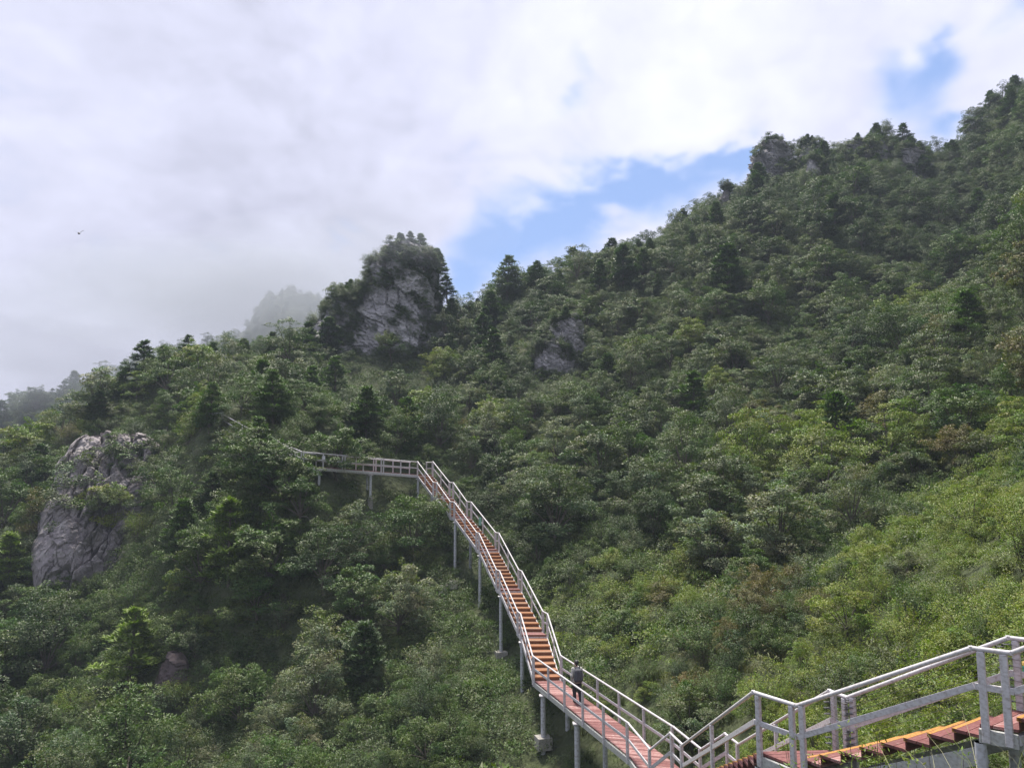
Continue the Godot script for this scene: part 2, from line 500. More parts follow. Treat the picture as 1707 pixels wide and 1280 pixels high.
func textured(tex: Texture2D, scale: Vector3, rough := 0.8, relief: Texture2D = null, depth := 1.0) -> StandardMaterial3D:
	var m := StandardMaterial3D.new()
	m.albedo_texture = tex
	m.uv1_triplanar = true
	m.uv1_scale = scale
	m.roughness = rough
	if relief:
		m.heightmap_enabled = true
		m.heightmap_texture = relief
		m.heightmap_scale = depth
	return m


func tinted(base: StandardMaterial3D, col: Color) -> StandardMaterial3D:
	var m: StandardMaterial3D = base.duplicate()
	m.albedo_color = srgb(col)
	return m


func make_materials() -> void:
	var paint := grain(0.02, 4, [Color(0.22, 0.16, 0.12), Color(0.4, 0.385, 0.39), Color(0.52, 0.51, 0.54), Color(0.56, 0.55, 0.58), Color(0.64, 0.63, 0.66)], FastNoiseLite.TYPE_SIMPLEX_SMOOTH, 512, 5)
	M.steel = textured(paint, Vector3(1.4, 1.4, 1.4), 0.5)
	M.steel_far = textured(paint, Vector3(0.9, 0.9, 0.9), 0.55)
	M.pipe = tinted(M.steel_far, Color(0.92, 0.97, 1.0))
	M.stringer = tinted(M.steel, Color(0.8, 0.84, 0.78))
	var red := grain(0.03, 4, [Color(0.06, 0.018, 0.018), Color(0.13, 0.036, 0.034), Color(0.17, 0.052, 0.05), Color(0.22, 0.09, 0.085), Color(0.44, 0.36, 0.34)], FastNoiseLite.TYPE_SIMPLEX_SMOOTH, 512, 9)
	var reds := textured(red, Vector3(0.5, 3.0, 3.0), 0.6)
	M.plank = []
	for k in [1.0, 0.85, 1.15, 0.7, 1.3, 0.95]:
		M.plank.append(tinted(reds, Color(k, k, k) if k <= 1.0 else Color(1, 1, 1)))
	M.worn = []
	var gray := grain(0.03, 4, [Color(0.2, 0.06, 0.06), Color(0.24, 0.075, 0.075), Color(0.3, 0.14, 0.13), Color(0.42, 0.35, 0.33), Color(0.48, 0.43, 0.42)], FastNoiseLite.TYPE_SIMPLEX_SMOOTH, 512, 19)
	M.worn.append(textured(gray, Vector3(0.35, 3.0, 3.0), 0.65))
	M.worn.append(tinted(M.worn[0], Color(0.85, 0.8, 0.8)))
	var rust := grain(0.04, 3, [Color(0.12, 0.045, 0.02), Color(0.19, 0.075, 0.03), Color(0.26, 0.11, 0.045), Color(0.34, 0.18, 0.09)], FastNoiseLite.TYPE_SIMPLEX_SMOOTH, 512, 29)
	M.rust = textured(rust, Vector3(0.8, 2.0, 2.0), 0.7)
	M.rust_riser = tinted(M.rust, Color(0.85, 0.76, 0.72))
	M.nose_far = []
	for k in [Color(0.46, 0.22, 0.09), Color(0.52, 0.29, 0.15), Color(0.42, 0.18, 0.07), Color(0.5, 0.33, 0.21)]:
		M.nose_far.append(plain(k, 0.6))
	M.nose_near = textured(grain(0.04, 4, [Color(0.16, 0.07, 0.03), Color(0.33, 0.15, 0.035), Color(0.46, 0.23, 0.045), Color(0.4, 0.25, 0.11)], FastNoiseLite.TYPE_SIMPLEX_SMOOTH, 256, 39), Vector3(2, 2, 2), 0.55)
	M.shaded_red_riser = tinted(reds, Color(0.55, 0.5, 0.5))  # tread red darkened: the shade on the near risers is put into the colour
	M.concrete = textured(grain(0.02, 5, [Color(0.16, 0.155, 0.14), Color(0.3, 0.29, 0.27), Color(0.4, 0.39, 0.36)], FastNoiseLite.TYPE_SIMPLEX_SMOOTH, 256, 49), Vector3(1.5, 1.5, 1.5), 0.9)
	M.wire = plain(Color(0.12, 0.12, 0.13), 0.5, 0.6)
	M.bark = textured(grain(0.03, 4, [Color(0.05, 0.04, 0.032), Color(0.1, 0.085, 0.07), Color(0.16, 0.14, 0.12)], FastNoiseLite.TYPE_SIMPLEX_SMOOTH, 256, 59), Vector3(2, 0.6, 2), 0.95)
	# rock: patches of lichen over grey-violet stone, fine relief
	M.rock = textured(grain(0.006, 6, [Color(0.11, 0.1, 0.1), Color(0.2, 0.185, 0.185), Color(0.29, 0.265, 0.27), Color(0.33, 0.31, 0.305), Color(0.5, 0.48, 0.46)], FastNoiseLite.TYPE_SIMPLEX_SMOOTH, 1024, 69), Vector3(0.12, 0.12, 0.12), 0.95, bumps(0.03, 5, 79), 14.0)
	M.rock.vertex_color_use_as_albedo = true
	M.rock_pale = textured(grain(0.006, 6, [Color(0.17, 0.165, 0.165), Color(0.28, 0.275, 0.28), Color(0.38, 0.375, 0.385), Color(0.42, 0.41, 0.41), Color(0.55, 0.54, 0.54)], FastNoiseLite.TYPE_SIMPLEX_SMOOTH, 1024, 169), Vector3(0.12, 0.12, 0.12), 0.95, bumps(0.03, 5, 179), 16.0)
	M.rock_pale.vertex_color_use_as_albedo = true
	M.ground = textured(grain(0.012, 5, [Color(0.03, 0.035, 0.016), Color(0.045, 0.06, 0.022), Color(0.06, 0.075, 0.03), Color(0.07, 0.062, 0.04)], FastNoiseLite.TYPE_SIMPLEX_SMOOTH, 1024, 89), Vector3(0.08, 0.08, 0.08), 1.0, bumps(0.05, 4, 99), 20.0)
	for t in TONES:
		leafmat[t] = leaf_material(TONES[t])
	leafmat.white = leaf_material(Color.WHITE)


func leaf_material(col: Color) -> StandardMaterial3D:
	var m := StandardMaterial3D.new()
	m.albedo_color = srgb(col)
	m.vertex_color_use_as_albedo = true
	m.roughness = 0.46
	m.metallic_specular = 0.34
	m.backlight_enabled = true
	m.backlight = Color(0.72, 0.8, 0.34)
	return m


# ---------------------------------------------------------------- the lie of the land
func solve_ground() -> void:
	var n := CONTROL.size()
	var w := n + 3
	var a := []
	for i in n:
		var row := PackedFloat64Array()
		row.resize(w + 1)
		var p: Vector3 = CONTROL[i]
		for j in n:
			var q: Vector3 = CONTROL[j]
			var r2 := ((p.x - q.x) * (p.x - q.x) + (p.z - q.z) * (p.z - q.z)) / 2500.0
			row[j] = 0.5 * r2 * log(r2 + 1e-12) if i != j else 0.0002
		row[n] = 1.0
		row[n + 1] = p.x / 50.0
		row[n + 2] = p.z / 50.0
		row[w] = p.y
		a.append(row)
	for k in 3:
		var row := PackedFloat64Array()
		row.resize(w + 1)
		for j in n:
			var q: Vector3 = CONTROL[j]
			row[j] = [1.0, q.x / 50.0, q.z / 50.0][k]
		a.append(row)
	for i in w:
		var best := i
		for r in range(i + 1, w):
			if absf(a[r][i]) > absf(a[best][i]):
				best = r
		var swap = a[i]
		a[i] = a[best]
		a[best] = swap
		var pi: PackedFloat64Array = a[i]
		for r in range(i + 1, w):
			var pr: PackedFloat64Array = a[r]
			var f := pr[i] / pi[i]
			if f != 0.0:
				for k in range(i, w + 1):
					pr[k] -= f * pi[k]
				a[r] = pr
	weights.resize(w)
	for i in range(w - 1, -1, -1):
		var s: float = a[i][w]
		for k in range(i + 1, w):
			s -= a[i][k] * weights[k]
		weights[i] = s / a[i][i]


func survey(x: float, z: float) -> float:
	var n := CONTROL.size()
	var h := weights[n] + weights[n + 1] * x / 50.0 + weights[n + 2] * z / 50.0
	for i in n:
		var q: Vector3 = CONTROL[i]
		var r2 := ((x - q.x) * (x - q.x) + (z - q.z) * (z - q.z)) * 0.0004
		h += weights[i] * 0.5 * r2 * log(r2 + 1e-12)
	return h


func hump(x: float, z: float, px: float, pz: float, top: float, steep: float, flat: float) -> float:
	var d := Vector2(x - px, z - pz).length()
	return top - steep * (sqrt(d * d + flat * flat) - flat)


func make_heights() -> void:
	heights.resize(gnx * gnz)
	for iz in gnz:
		for ix in gnx:
			var x := GX0 + ix * GS
			var z := GZ0 + iz * GS
			var h := survey(x, z)
			if z < -90.0:
				h = maxf(h, -40.0)
				if x < -20.0:
					# the misty hillside and the peak behind the western ridge
					var rug := 2.2 * noise.get_noise_2d(x * 3.0, z * 3.0)
					for t in 7:
						var f := t / 6.0
						h = maxf(h, rug + hump(x, z, lerpf(-108, -64, f), lerpf(-146, -166, f), 4.0 + 24.0 * pow(f, 0.7), 1.15, 5.0))
					h = maxf(h, rug * 3.4 + hump(x, z, -55, -196, 49, 1.7, 7.0))
					h = maxf(h, rug * 3.0 + hump(x, z, -61, -197, 46, 1.7, 6.0))
					h = maxf(h, rug * 3.0 + hump(x, z, -70, -197, 39, 1.6, 8.0))
			if z < -118.0 and x > 30.0:
				# knolls along the eastern skyline
				h = maxf(h, hump(x, z, 69.0, -136.0, 63.0, 2.0, 3.2))
				h = maxf(h, hump(x, z, 63.5, -136.0, 60.2, 1.8, 3.0))
				h = maxf(h, hump(x, z, 52.0, -135.0, 57.6, 1.2, 4.0))
			h += 0.55 * noise.get_noise_2d(x * 9.0, z * 9.0) + 0.25 * noise.get_noise_2d(x * 30.0, z * 30.0)
			heights[iz * gnx + ix] = h


func ground(x: float, z: float) -> float:
	var fx := clampf((x - GX0) / GS, 0.0, gnx - 1.001)
	var fz := clampf((z - GZ0) / GS, 0.0, gnz - 1.001)
	var ix := int(fx)
	var iz := int(fz)
	fx -= ix
	fz -= iz
	var k := iz * gnx + ix
	return lerpf(lerpf(heights[k], heights[k + 1], fx), lerpf(heights[k + gnx], heights[k + gnx + 1], fx), fz)


func ground_mesh() -> MB:
	var mb := MB.new()
	for iz in gnz:
		for ix in gnx:
			var x := GX0 + ix * GS
			var z := GZ0 + iz * GS
			var k := iz * gnx + ix
			var hx := heights[mini(k + 1, gnx * gnz - 1)] - heights[maxi(k - 1, 0)]
			var hz := heights[mini(k + gnx, gnx * gnz - 1)] - heights[maxi(k - gnx, 0)]
			mb.corner(Vector3(x, heights[k], z), Vector3(-hx, 2.0 * GS, -hz).normalized(), Color.WHITE)
	for iz in gnz - 1:
		for ix in gnx - 1:
			var k := iz * gnx + ix
			mb.ix.append_array([k, k + 1, k + gnx, k + 1, k + gnx + 1, k + gnx])
	# skirts run down and outwards to the valley floors
	return mb


# ---------------------------------------------------------------- rocks
func chance(x: float, y: float, k: float) -> float:
	var t := sin(x * 127.1 + y * 311.7 + k * 74.7) * 43758.5453
	return t - floorf(t)


func blocks(p: Vector2, size: Vector2, sd: float) -> Vector2:
	# broken stone: each block has its own standing and its own tilt; returns (standing, distance to the joint)
	var q := p / size
	var bx := floorf(q.x)
	var by := floorf(q.y)
	var d1 := 99.0
	var d2 := 99.0
	var out := 0.0
	for j in range(-1, 2):
		for i in range(-1, 2):
			var cx := bx + i
			var cy := by + j
			var o := Vector2(cx + chance(cx, cy, sd), cy + chance(cx, cy, sd + 1.0)) - q
			var dd := o.length_squared()
			if dd < d1:
				d2 = d1
				d1 = dd
				out = chance(cx, cy, sd + 2.0) - 0.5 - o.x * (chance(cx, cy, sd + 3.0) - 0.5) * 1.3 - o.y * (chance(cx, cy, sd + 4.0) - 0.5) * 1.3
			elif dd < d2:
				d2 = dd
	return Vector2(out, sqrt(d2) - sqrt(d1))


func rock_relief(p: Vector2, sd: float, amount: float) -> float:
	var w := p + Vector2(noise.get_noise_2d(p.x * 14.0, p.y * 14.0 + sd), noise.get_noise_2d(p.x * 14.0 + 90.0, p.y * 14.0 + sd)) * 0.55
	var big := blocks(w, Vector2(1.9, 4.0), sd)
	var mid := blocks(w + Vector2(7, 3), Vector2(1.15, 1.5), sd + 10.0)
	var small := blocks(w, Vector2(0.36, 0.5), sd + 20.0)
	var rough := noise.get_noise_2d(p.x * 60.0, p.y * 60.0)
	return amount * (0.62 * big.x - 0.5 * (1.0 - smoothstep(0.0, 0.05, big.y)) * clampf(0.5 + 1.6 * noise.get_noise_2d(p.x * 8.0 + 40.0, p.y * 8.0), 0.0, 1.0) + 0.3 * mid.x - 0.16 * (1.0 - smoothstep(0.0, 0.07, mid.y)) * clampf(0.5 + 2.0 * noise.get_noise_2d(p.x * 12.0, p.y * 12.0 + 70.0), 0.0, 1.0) + 0.16 * small.x + 0.1 * rough + 0.08 * noise.get_noise_2d(p.x * 130.0, p.y * 130.0) + 0.5 * noise.get_noise_2d(p.x * 5.0, p.y * 5.0 + sd))


func rock_tone(p: Vector3) -> Color:
	var k := 0.8 + 0.38 * noise.get_noise_3dv(p * 4.0) + 0.2 * noise.get_noise_3dv(p * 22.0)
	var g := noise.get_noise_3dv(p * 7.0 + Vector3(0, 90, 0))
	var c := Color(k, k * 0.985, k)
	if g > 0.25:
		c = c.lerp(Color(k * 0.5, k * 0.52, k * 0.4), minf((g - 0.25) * 2.5, 0.7))
	return Color(minf(c.r, 1), minf(c.g, 1), minf(c.b, 1))


func grid_faces(mb: MB, pts: PackedVector3Array, nu: int, nv: int, wrap: bool) -> void:
	# facetted: each small face keeps its own normal, as broken stone does
	for iv in nv - 1:
		for iu in (nu if wrap else nu - 1):
			var a := pts[iv * nu + iu]
			var b := pts[iv * nu + (iu + 1) % nu]
			var c := pts[(iv + 1) * nu + (iu + 1) % nu]
			var d := pts[(iv + 1) * nu + iu]
			mb.quad(a, d, c, b, rock_tone((a + c) * 0.5))


func cliff_face(base: Vector3, top: Vector3, wb: float, wt: float, bulge: float, sd: int, slant: float, amount: float, nu: int, nv: int, freq := 0.28) -> MB:
	var up := top - base
	var across := Vector3(-base.z, 0, base.x).normalized()
	if across.x < 0:
		across = -across
	var out := across.cross(up).normalized()
	if out.z < 0:
		out = -out
	var hgt := up.length()
	var un := up / hgt
	var crevices := [[-0.24, 0.97, -0.42, 0.72, -0.64, 0.5], [0.0, 0.97, -0.2, 0.72, -0.5, 0.45], [0.28, 0.95, 0.16, 0.82, -0.05, 0.66], [0.5, 0.8, 0.26, 0.62, -0.3, 0.22], [0.18, 0.34, -0.05, 0.2, -0.4, 0.05], [0.55, 0.28, 0.2, 0.12, 0.0, 0.04], [-0.05, 0.66, -0.3, 0.5, -0.42, 0.36]]
	var pts := PackedVector3Array()
	for iv in nv:
		var v := float(iv) / (nv - 1)
		for iu in nu:
			var u := 2.0 * iu / (nu - 1) - 1.0
			var wob := 1.0 + 0.22 * noise.get_noise_2d(v * 90.0 + sd, signf(u) * 40.0)
			var s := u * lerpf(wb, wt, v) * wob * (1.0 + 0.16 * sin(v * PI))
			var q := Vector3(s, v * hgt, 0)
			var dep := bulge * (1.0 - pow(absf(u), 3.5)) * (1.0 - pow(absf(2.0 * v - 1.0), 6.0)) - 1.1 * pow(absf(u), 6.0) - 1.5 * pow(absf(2.0 * v - 1.0), 10.0)
			dep += rock_relief(Vector2(q.x + q.y * slant, q.y - q.x * slant), sd, amount)
			var sx := q.x + 0.6 * noise.get_noise_2d(q.x * 14.0, q.y * 14.0)
			for c in crevices:
				for h in 2:
					var a := Vector2(c[h * 2] * wb, c[h * 2 + 1] * hgt)
					var b := Vector2(c[h * 2 + 2] * wb, c[h * 2 + 3] * hgt)
					var p2 := Vector2(sx, q.y)
					if p2.y > a.y or p2.y < b.y:
						continue
					var off := p2.x - lerpf(b.x, a.x, (p2.y - b.y) / (a.y - b.y))
					var open := 1.0 - smoothstep(0.0, 0.22, absf(off))
					dep -= 0.9 * open
					dep += 0.32 * (1.0 - smoothstep(0.0, 1.6, absf(off))) * signf(off)
			pts.append(base + across * s + un * q.y + out * dep)
	var mb := MB.new()
	grid_faces(mb, pts, nu, nv, false)
	return mb


func rock_column(at: Vector3, prof: Array, sd: int, amount: float, nu: int, nv: int, freq := 0.25, scale := 1.0) -> MB:
	# prof: [height, half width x, half width z, shift x] from foot to top
	var pts := PackedVector3Array()
	var hmax: float = prof[prof.size() - 1][0]
	var h0: float = prof[0][0]
	for iv in nv:
		var v := float(iv) / (nv - 1)
		var h := lerpf(h0, hmax, minf(v * 1.08, 1.0))
		var r := column_at(prof, h)
		var close := 1.0 if v < 0.92 else maxf(0.0, cos((v - 0.92) / 0.08 * PI * 0.5))
		for iu in nu:
			var t := TAU * iu / nu
			var d := Vector3(cos(t), 0, sin(t))
			var q := Vector3(d.x * r.x, h, d.z * r.y)
			var rel := rock_relief(Vector2(wrapf(t + PI * 0.5, 0.0, TAU) * (r.x + r.y) * 0.5, h) * scale, sd, amount)
			var p := Vector3(d.x * maxf(r.x + rel, 0.3) * close + r.z, h + (0.5 * rel if close < 1.0 else 0.0), d.z * maxf(r.y + rel, 0.3) * close)
			pts.append(at + p)
	var mb := MB.new()
	grid_faces(mb, pts, nu, nv, true)
	return mb


func column_at(prof: Array, h: float) -> Vector3:
	for i in prof.size() - 1:
		if h <= prof[i + 1][0]:
			var f := clampf((h - prof[i][0]) / (prof[i + 1][0] - prof[i][0]), 0.0, 1.0)
			return Vector3(lerpf(prof[i][1], prof[i + 1][1], f), lerpf(prof[i][2], prof[i + 1][2], f), lerpf(prof[i][3], prof[i + 1][3], f))
	var e = prof[prof.size() - 1]
	return Vector3(e[1], e[2], e[3])


func rock(called: String, label: String, category: String, mb: MB, mat: Material, group := "") -> void:
	var o := put(numbered(called), mb, mat, self, label)
	o.set_meta("category", category)
	if group:
		o.set_meta("group", group)


func outcrop(called: String, label: String, category: String, x: float, z: float, hgt: float, hw: float, hd: float, sd: int, lean: float, fine: int, mat: Material, amount := 0.9) -> void:
	# a closed, craggy mass rooted in the slope
	var g := ground(x, z + hd)
	var prof := [[-3.0, hw * 1.12, hd * 1.1, 0.0], [hgt * 0.3, hw, hd, lean * 0.2], [hgt * 0.7, hw * 0.86, hd * 0.85, lean * 0.6], [hgt * 0.92, hw * 0.62, hd * 0.65, lean * 0.9], [hgt, hw * 0.35, hd * 0.4, lean]]
	rock(called, label, category, rock_column(Vector3(x, g, z), prof, sd, amount * 1.5, fine * 2, fine + fine / 2, 0.3, 1.7), mat)
	keep_clear(Vector3(x + lean * 0.4, g + hgt * 0.45, z + hd + 0.3), hw * 0.5, hgt * 0.25, 3, 3)
	# scrub rooted on the ledges, most of all along the top
	rng.seed = sd
	for i in int(5 + hw * 5.0):
		var t := rng.randf_range(-0.15, 1.15) * PI
		var hy := hgt * (1.0 - 0.55 * rng.randf() * rng.randf()) - 0.4
		var r := column_at(prof, hy)
		var k := rng.randf_range(0.4, 0.95)
		var p := Vector3(x + cos(t) * r.x * k + r.z, g + hy - 0.3, z + sin(t) * r.y * k)
		if hy < hgt * 0.75:
			p.x = x + signf(cos(t)) * r.x + r.z
		CLEFT.append(["pine" if rng.randf() < 0.25 and hy > hgt * 0.8 else "shrub", p, rng.randf_range(1.1, 2.3), "dark" if rng.randf() < 0.6 else "green"])


func build_rocks() -> void:
	rock("rock_cliff", "big cracked grey cliff face on the lower western slope, a green shrub in its cleft", "cliff", cliff_face(Vector3(-32.3, -8.8, -61.0), Vector3(-35.5, 4.4, -70.0), 4.4, 3.8, 1.7, 11, -0.1, 1.0, 190, 230, 0.2), M.rock)
	keep_clear(Vector3(-33.9, -1.8, -63.5), 3.4, 4.8, 6, 6)
	var tower := [[-5.0, 9.2, 6.5, 0.0], [0.0, 8.6, 6.0, 0.0], [4.0, 7.8, 5.4, 0.1], [8.0, 6.9, 4.6, 0.5], [11.0, 6.0, 4.2, 1.1], [14.0, 5.3, 3.9, 1.6], [17.0, 4.7, 3.3, 1.9], [19.2, 3.2, 2.4, 2.2]]
	var foot := Vector3(-16.6, 12.0, -102.0)
	rock_columns.append([foot, tower])
	rock("rock_tower", "tall pale rock tower with pines on its top standing against the cloud", "rock tower", rock_column(foot, tower, 21, 1.25, 260, 190, 0.22), M.rock_pale)
	keep_clear(Vector3(-16.6, 17.0, -96.5), 5.5, 5.0, 5, 4)
	keep_clear(Vector3(-17.0, 12.6, -94.5), 3.6, 0.8, 4, 2)
	var shoulder := [[-5.0, 6.0, 5.0, 0.0], [0.0, 5.6, 4.6, 0.0], [4.0, 4.9, 4.0, 0.6], [8.0, 3.7, 3.2, 1.6], [11.0, 2.6, 2.4, 2.5], [13.0, 1.5, 1.5, 3.1]]
	var foot2 := Vector3(-24.4, 12.0, -100.5)
	rock_columns.append([foot2, shoulder])
	rock("rock_shoulder", "lower rock shoulder leaning on the tall rock tower, thick with scrub and pines", "rock tower", rock_column(foot2, shoulder, 23, 1.0, 120, 110, 0.25), M.rock_pale)
	outcrop("rock_scar", "pale bare rock scar in the woods below the green saddle", "rock outcrop", 5.7, -90.0, 7.4, 2.4, 2.6, 31, 1.0, 90, M.rock_pale, 0.8)
	outcrop("rock_scar", "low pale rock spur just under the bare rock scar", "rock outcrop", 4.3, -88.4, 4.4, 2.0, 1.8, 33, 0.3, 60, M.rock_pale, 0.7)
	outcrop("rock_crag", "jagged grey crag that ends the skyline ridge above the blue gap", "crag", 46.6, -133.0, 8.4, 3.6, 3.2, 41, 0.8, 90, M.rock_pale, 1.1)
	outcrop("rock_crag", "small whitish rock just under the skyline beside the jagged crag", "crag", 52.6, -131.0, 4.2, 1.6, 1.6, 43, 0.2, 40, M.rock_pale, 0.6)
	outcrop("rock_band", "long low whitish rock band under the twin-topped knoll", "rock outcrop", 62.6, -131.0, 4.6, 4.6, 2.4, 51, 0.3, 90, M.rock_pale, 1.0)
	outcrop("rock_band", "taller whitish rock face at the east end of the knoll", "rock outcrop", 69.0, -128.0, 6.4, 3.0, 2.6, 53, 0.4, 80, M.rock_pale, 1.0)
	outcrop("small_crag", "small narrow rock showing through scrub below the long rock band", "rock outcrop", 50.3, -123.5, 4.2, 1.1, 1.1, 57, 0.2, 40, M.rock_pale, 0.5)
	outcrop("small_crag", "thin dark rock fin showing through scrub under the western skyline step", "rock outcrop", 36.5, -127.0, 3.6, 0.8, 1.0, 59, 0.3, 36, M.rock, 0.5)
	rock("boulder", "low dark boulder half buried in the lower western slope", "boulder", rock_column(Vector3(-20.6, ground(-20.6, -48.6) - 1.0, -48.6), [[-1.0, 1.2, 1.1, 0.0], [0.8, 1.1, 1.0, 0.0], [1.9, 0.7, 0.7, 0.1], [2.4, 0.4, 0.4, 0.1]], 61, 0.4, 40, 30, 0.9), tinted(M.rock, Color(0.4, 0.34, 0.34)))
	keep_clear(Vector3(-20.6, ground(-20.6, -48.6) + 1.0, -47.8), 0.6, 0.6, 2, 2)
	for s in [[-4.47, -51.2, "round pale stone on the green bank under the stairs"], [-3.85, -51.5, "smaller flat pale stone beside the round one under the stairs"]]:
		rock("stone", s[2], "stone", rock_column(Vector3(s[0], ground(s[0], s[1]) + 0.1, s[1]), [[-0.3, 0.2, 0.18, 0.0], [0.05, 0.19, 0.16, 0.0], [0.16, 0.12, 0.1, 0.02], [0.22, 0.05, 0.05, 0.03]], 71 + int(s[0] * 10.0), 0.08, 24, 18, 2.0, 3.0), plain(Color(0.6, 0.58, 0.5), 0.9))
		keep_clear(Vector3(s[0], ground(s[0], s[1]) + 0.3, s[1] + 0.5), 0.0, 0.0, 1, 1)


func keep_clear(c: Vector3, hw: float, hh: float, nx: int, ny: int) -> void:
	for i in nx:
		for k in ny:
			clear_points.append(c + Vector3(hw * (2.0 * i / maxi(nx - 1, 1) - 1.0) if nx > 1 else 0.0, hh * (2.0 * k / maxi(ny - 1, 1) - 1.0) if ny > 1 else 0.0, 0))


# ---------------------------------------------------------------- the stairway
func rails(parent: Node, a: Array, b: Array, mat: Material, height: float, near: bool, twin := true, sides := [0, 1], between := 0, ends := 3) -> void:
	for s in sides:
		var p: Vector3 = a[s]
		var q: Vector3 = b[s]
		var run := Vector2(q.x - p.x, q.z - p.z).length()
		var outward: Vector3 = (a[s] - a[1 - s]).normalized() * 0.06
		p += outward
		q += outward
		var hr := MB.new()
		var rr := 0.036 if near else 0.038
		hr.tube(p + Vector3(0, height, 0), q + Vector3(0, height, 0), rr, rr, 12 if near else 8)
		hr.box(Transform3D(Basis.IDENTITY, q + Vector3(0, height, 0)), Vector3.ONE * rr * 1.9)
		put("handrail", hr, mat, parent)
		var mr := MB.new()
		mr.bar(p + Vector3(0, height * 0.5, 0), q + Vector3(0, height * 0.5, 0), 0.04, 0.095 if near else 0.085)
		put("mid_rail", mr, mat, parent)
		var n := maxi(between, 0) if between != 0 else (1 if run > 2.4 else 0)
		var inset := clampf(0.1 / maxf(run, 0.1), 0.0, 0.3)
		for i in n + 2:
			if (i == 0 and not ends & 1) or (i == n + 1 and not ends & 2):
				continue
			var f := lerpf(inset, 1.0 - inset, float(i) / (n + 1))
			var at := p.lerp(q, f)
			var pm := MB.new()
			var w := 0.1 if near else 0.085
			pm.post(at + Vector3(0, -0.24, 0), height + 0.21, w, w * 0.8, q - p)
			put("post", pm, mat, parent)


func wires(parent: Node, a: Vector3, b: Vector3) -> void:
	for k in 9:
		var y := 0.12 + 0.105 * k
		if absf(y - RAIL * 0.5) < 0.06:
			continue
		var w := MB.new()
		var sag := Vector3(0, -0.015, 0)
		var m: Vector3 = (a + b) * 0.5 + sag + Vector3(0, y, 0)
		w.tube(a + Vector3(0, y, 0), m, 0.0035, 0.0035, 5, Color.WHITE, false)
		w.tube(m, b + Vector3(0, y, 0), 0.0035, 0.0035, 5, Color.WHITE, false)
		for e in [a, b]:
			w.box(Transform3D(Basis.IDENTITY, e + Vector3(0, y, 0)), Vector3(0.106, 0.008, 0.09))
		put("wire", w, M.wire, parent)


func corner_at(a: Array, b: Array, f: float, s: int) -> Vector3:
	return (a[s] as Vector3).lerp(b[s], f)


func flight(parent: Node3D, called: String, lo: Array, hi: Array, near: bool, height := RAIL, wired := false, between := 0, ends := 3) -> Node3D:
	var o := branch(called, parent)
	var mat: Material = M.steel if near else M.steel_far
	var rise: float = hi[0].y - lo[0].y
	var n := maxi(2, int(round(rise / 0.168)))
	for i in range(1, n):
		var f0 := float(i - 1) / (n - 1)
		var f1 := float(i) / (n - 1)
		var y: float = lo[0].y + rise * i / n
		var c := [corner_at(lo, hi, f0, 0), corner_at(lo, hi, f1, 0), corner_at(lo, hi, f1, 1), corner_at(lo, hi, f0, 1)]
		for k in 4:
			c[k].y = y
		var t := MB.new()
		if near:
			var ca: Vector3 = (c[0] as Vector3).lerp(c[1], 0.5)
			var cb: Vector3 = (c[3] as Vector3).lerp(c[2], 0.5)
			var gap: Vector3 = (c[1] - c[0] as Vector3).normalized() * 0.005
			t.prism([c[0], ca - gap, cb - gap, c[3]], 0.045)
			put("tread", t, M.plank[rng.randi() % 6], o)
			t = MB.new()
			t.prism([ca + gap, c[1], c[2], cb + gap], 0.045)
			put("tread", t, M.plank[rng.randi() % 6] if rng.randf() < 0.8 else M.worn[0], o)
		else:
			t.prism(c, 0.045)
			put("tread", t, M.rust, o)
		var dir := (c[1] - c[0] as Vector3).normalized()
		var ns := MB.new()
		ns.prism([c[0] - dir * 0.022 + Vector3(0, 0.003, 0), c[0] + dir * 0.04 + Vector3(0, 0.003, 0), c[3] + dir * 0.04 + Vector3(0, 0.003, 0), c[3] - dir * 0.022 + Vector3(0, 0.003, 0)], 0.055)
		put("nosing", ns, (M.nose_near if near else M.nose_far[rng.randi() % 4]), o)
	for i in range(1, n + 1):
		var f := float(i - 1) / (n - 1)
		var l := corner_at(lo, hi, f, 0)
		var r := corner_at(lo, hi, f, 1)
		var y0: float = lo[0].y + rise * (i - 1) / n
		var dir2: Vector3 = (hi[0] - lo[0])
		dir2.y = 0
		dir2 = dir2.normalized() * 0.02
		var e := Vector3(0, y0 + rise / n - 0.056, 0)
		var rs := MB.new()
		l.y = 0
		r.y = 0
		if i == n:
			e.y += 0.04
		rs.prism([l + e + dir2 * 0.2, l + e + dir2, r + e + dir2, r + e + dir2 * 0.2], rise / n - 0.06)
		put("riser", rs, (M.shaded_red_riser if near else M.rust_riser), o)
	for s in 2:
		var st := MB.new()
		var off: Vector3 = (lo[s] - lo[1 - s]).normalized() * 0.03
		var low := 0.34 if near else 0.1
		if near:
			off *= -3.0
		st.bar(lo[s] + off + Vector3(0, -low, 0), hi[s] + off + Vector3(0, -low - 0.1, 0), 0.06, 0.24 if near else 0.2)
		put("stringer", st, (M.stringer if near else M.steel_far), o)
	rails(o, lo, hi, mat, height, near, true, [0, 1], between, ends)
	if wired:
		wires(o, lo[1] + (hi[1] - lo[1]) * 0.03, lo[1].lerp(hi[1], 0.97))
	return o


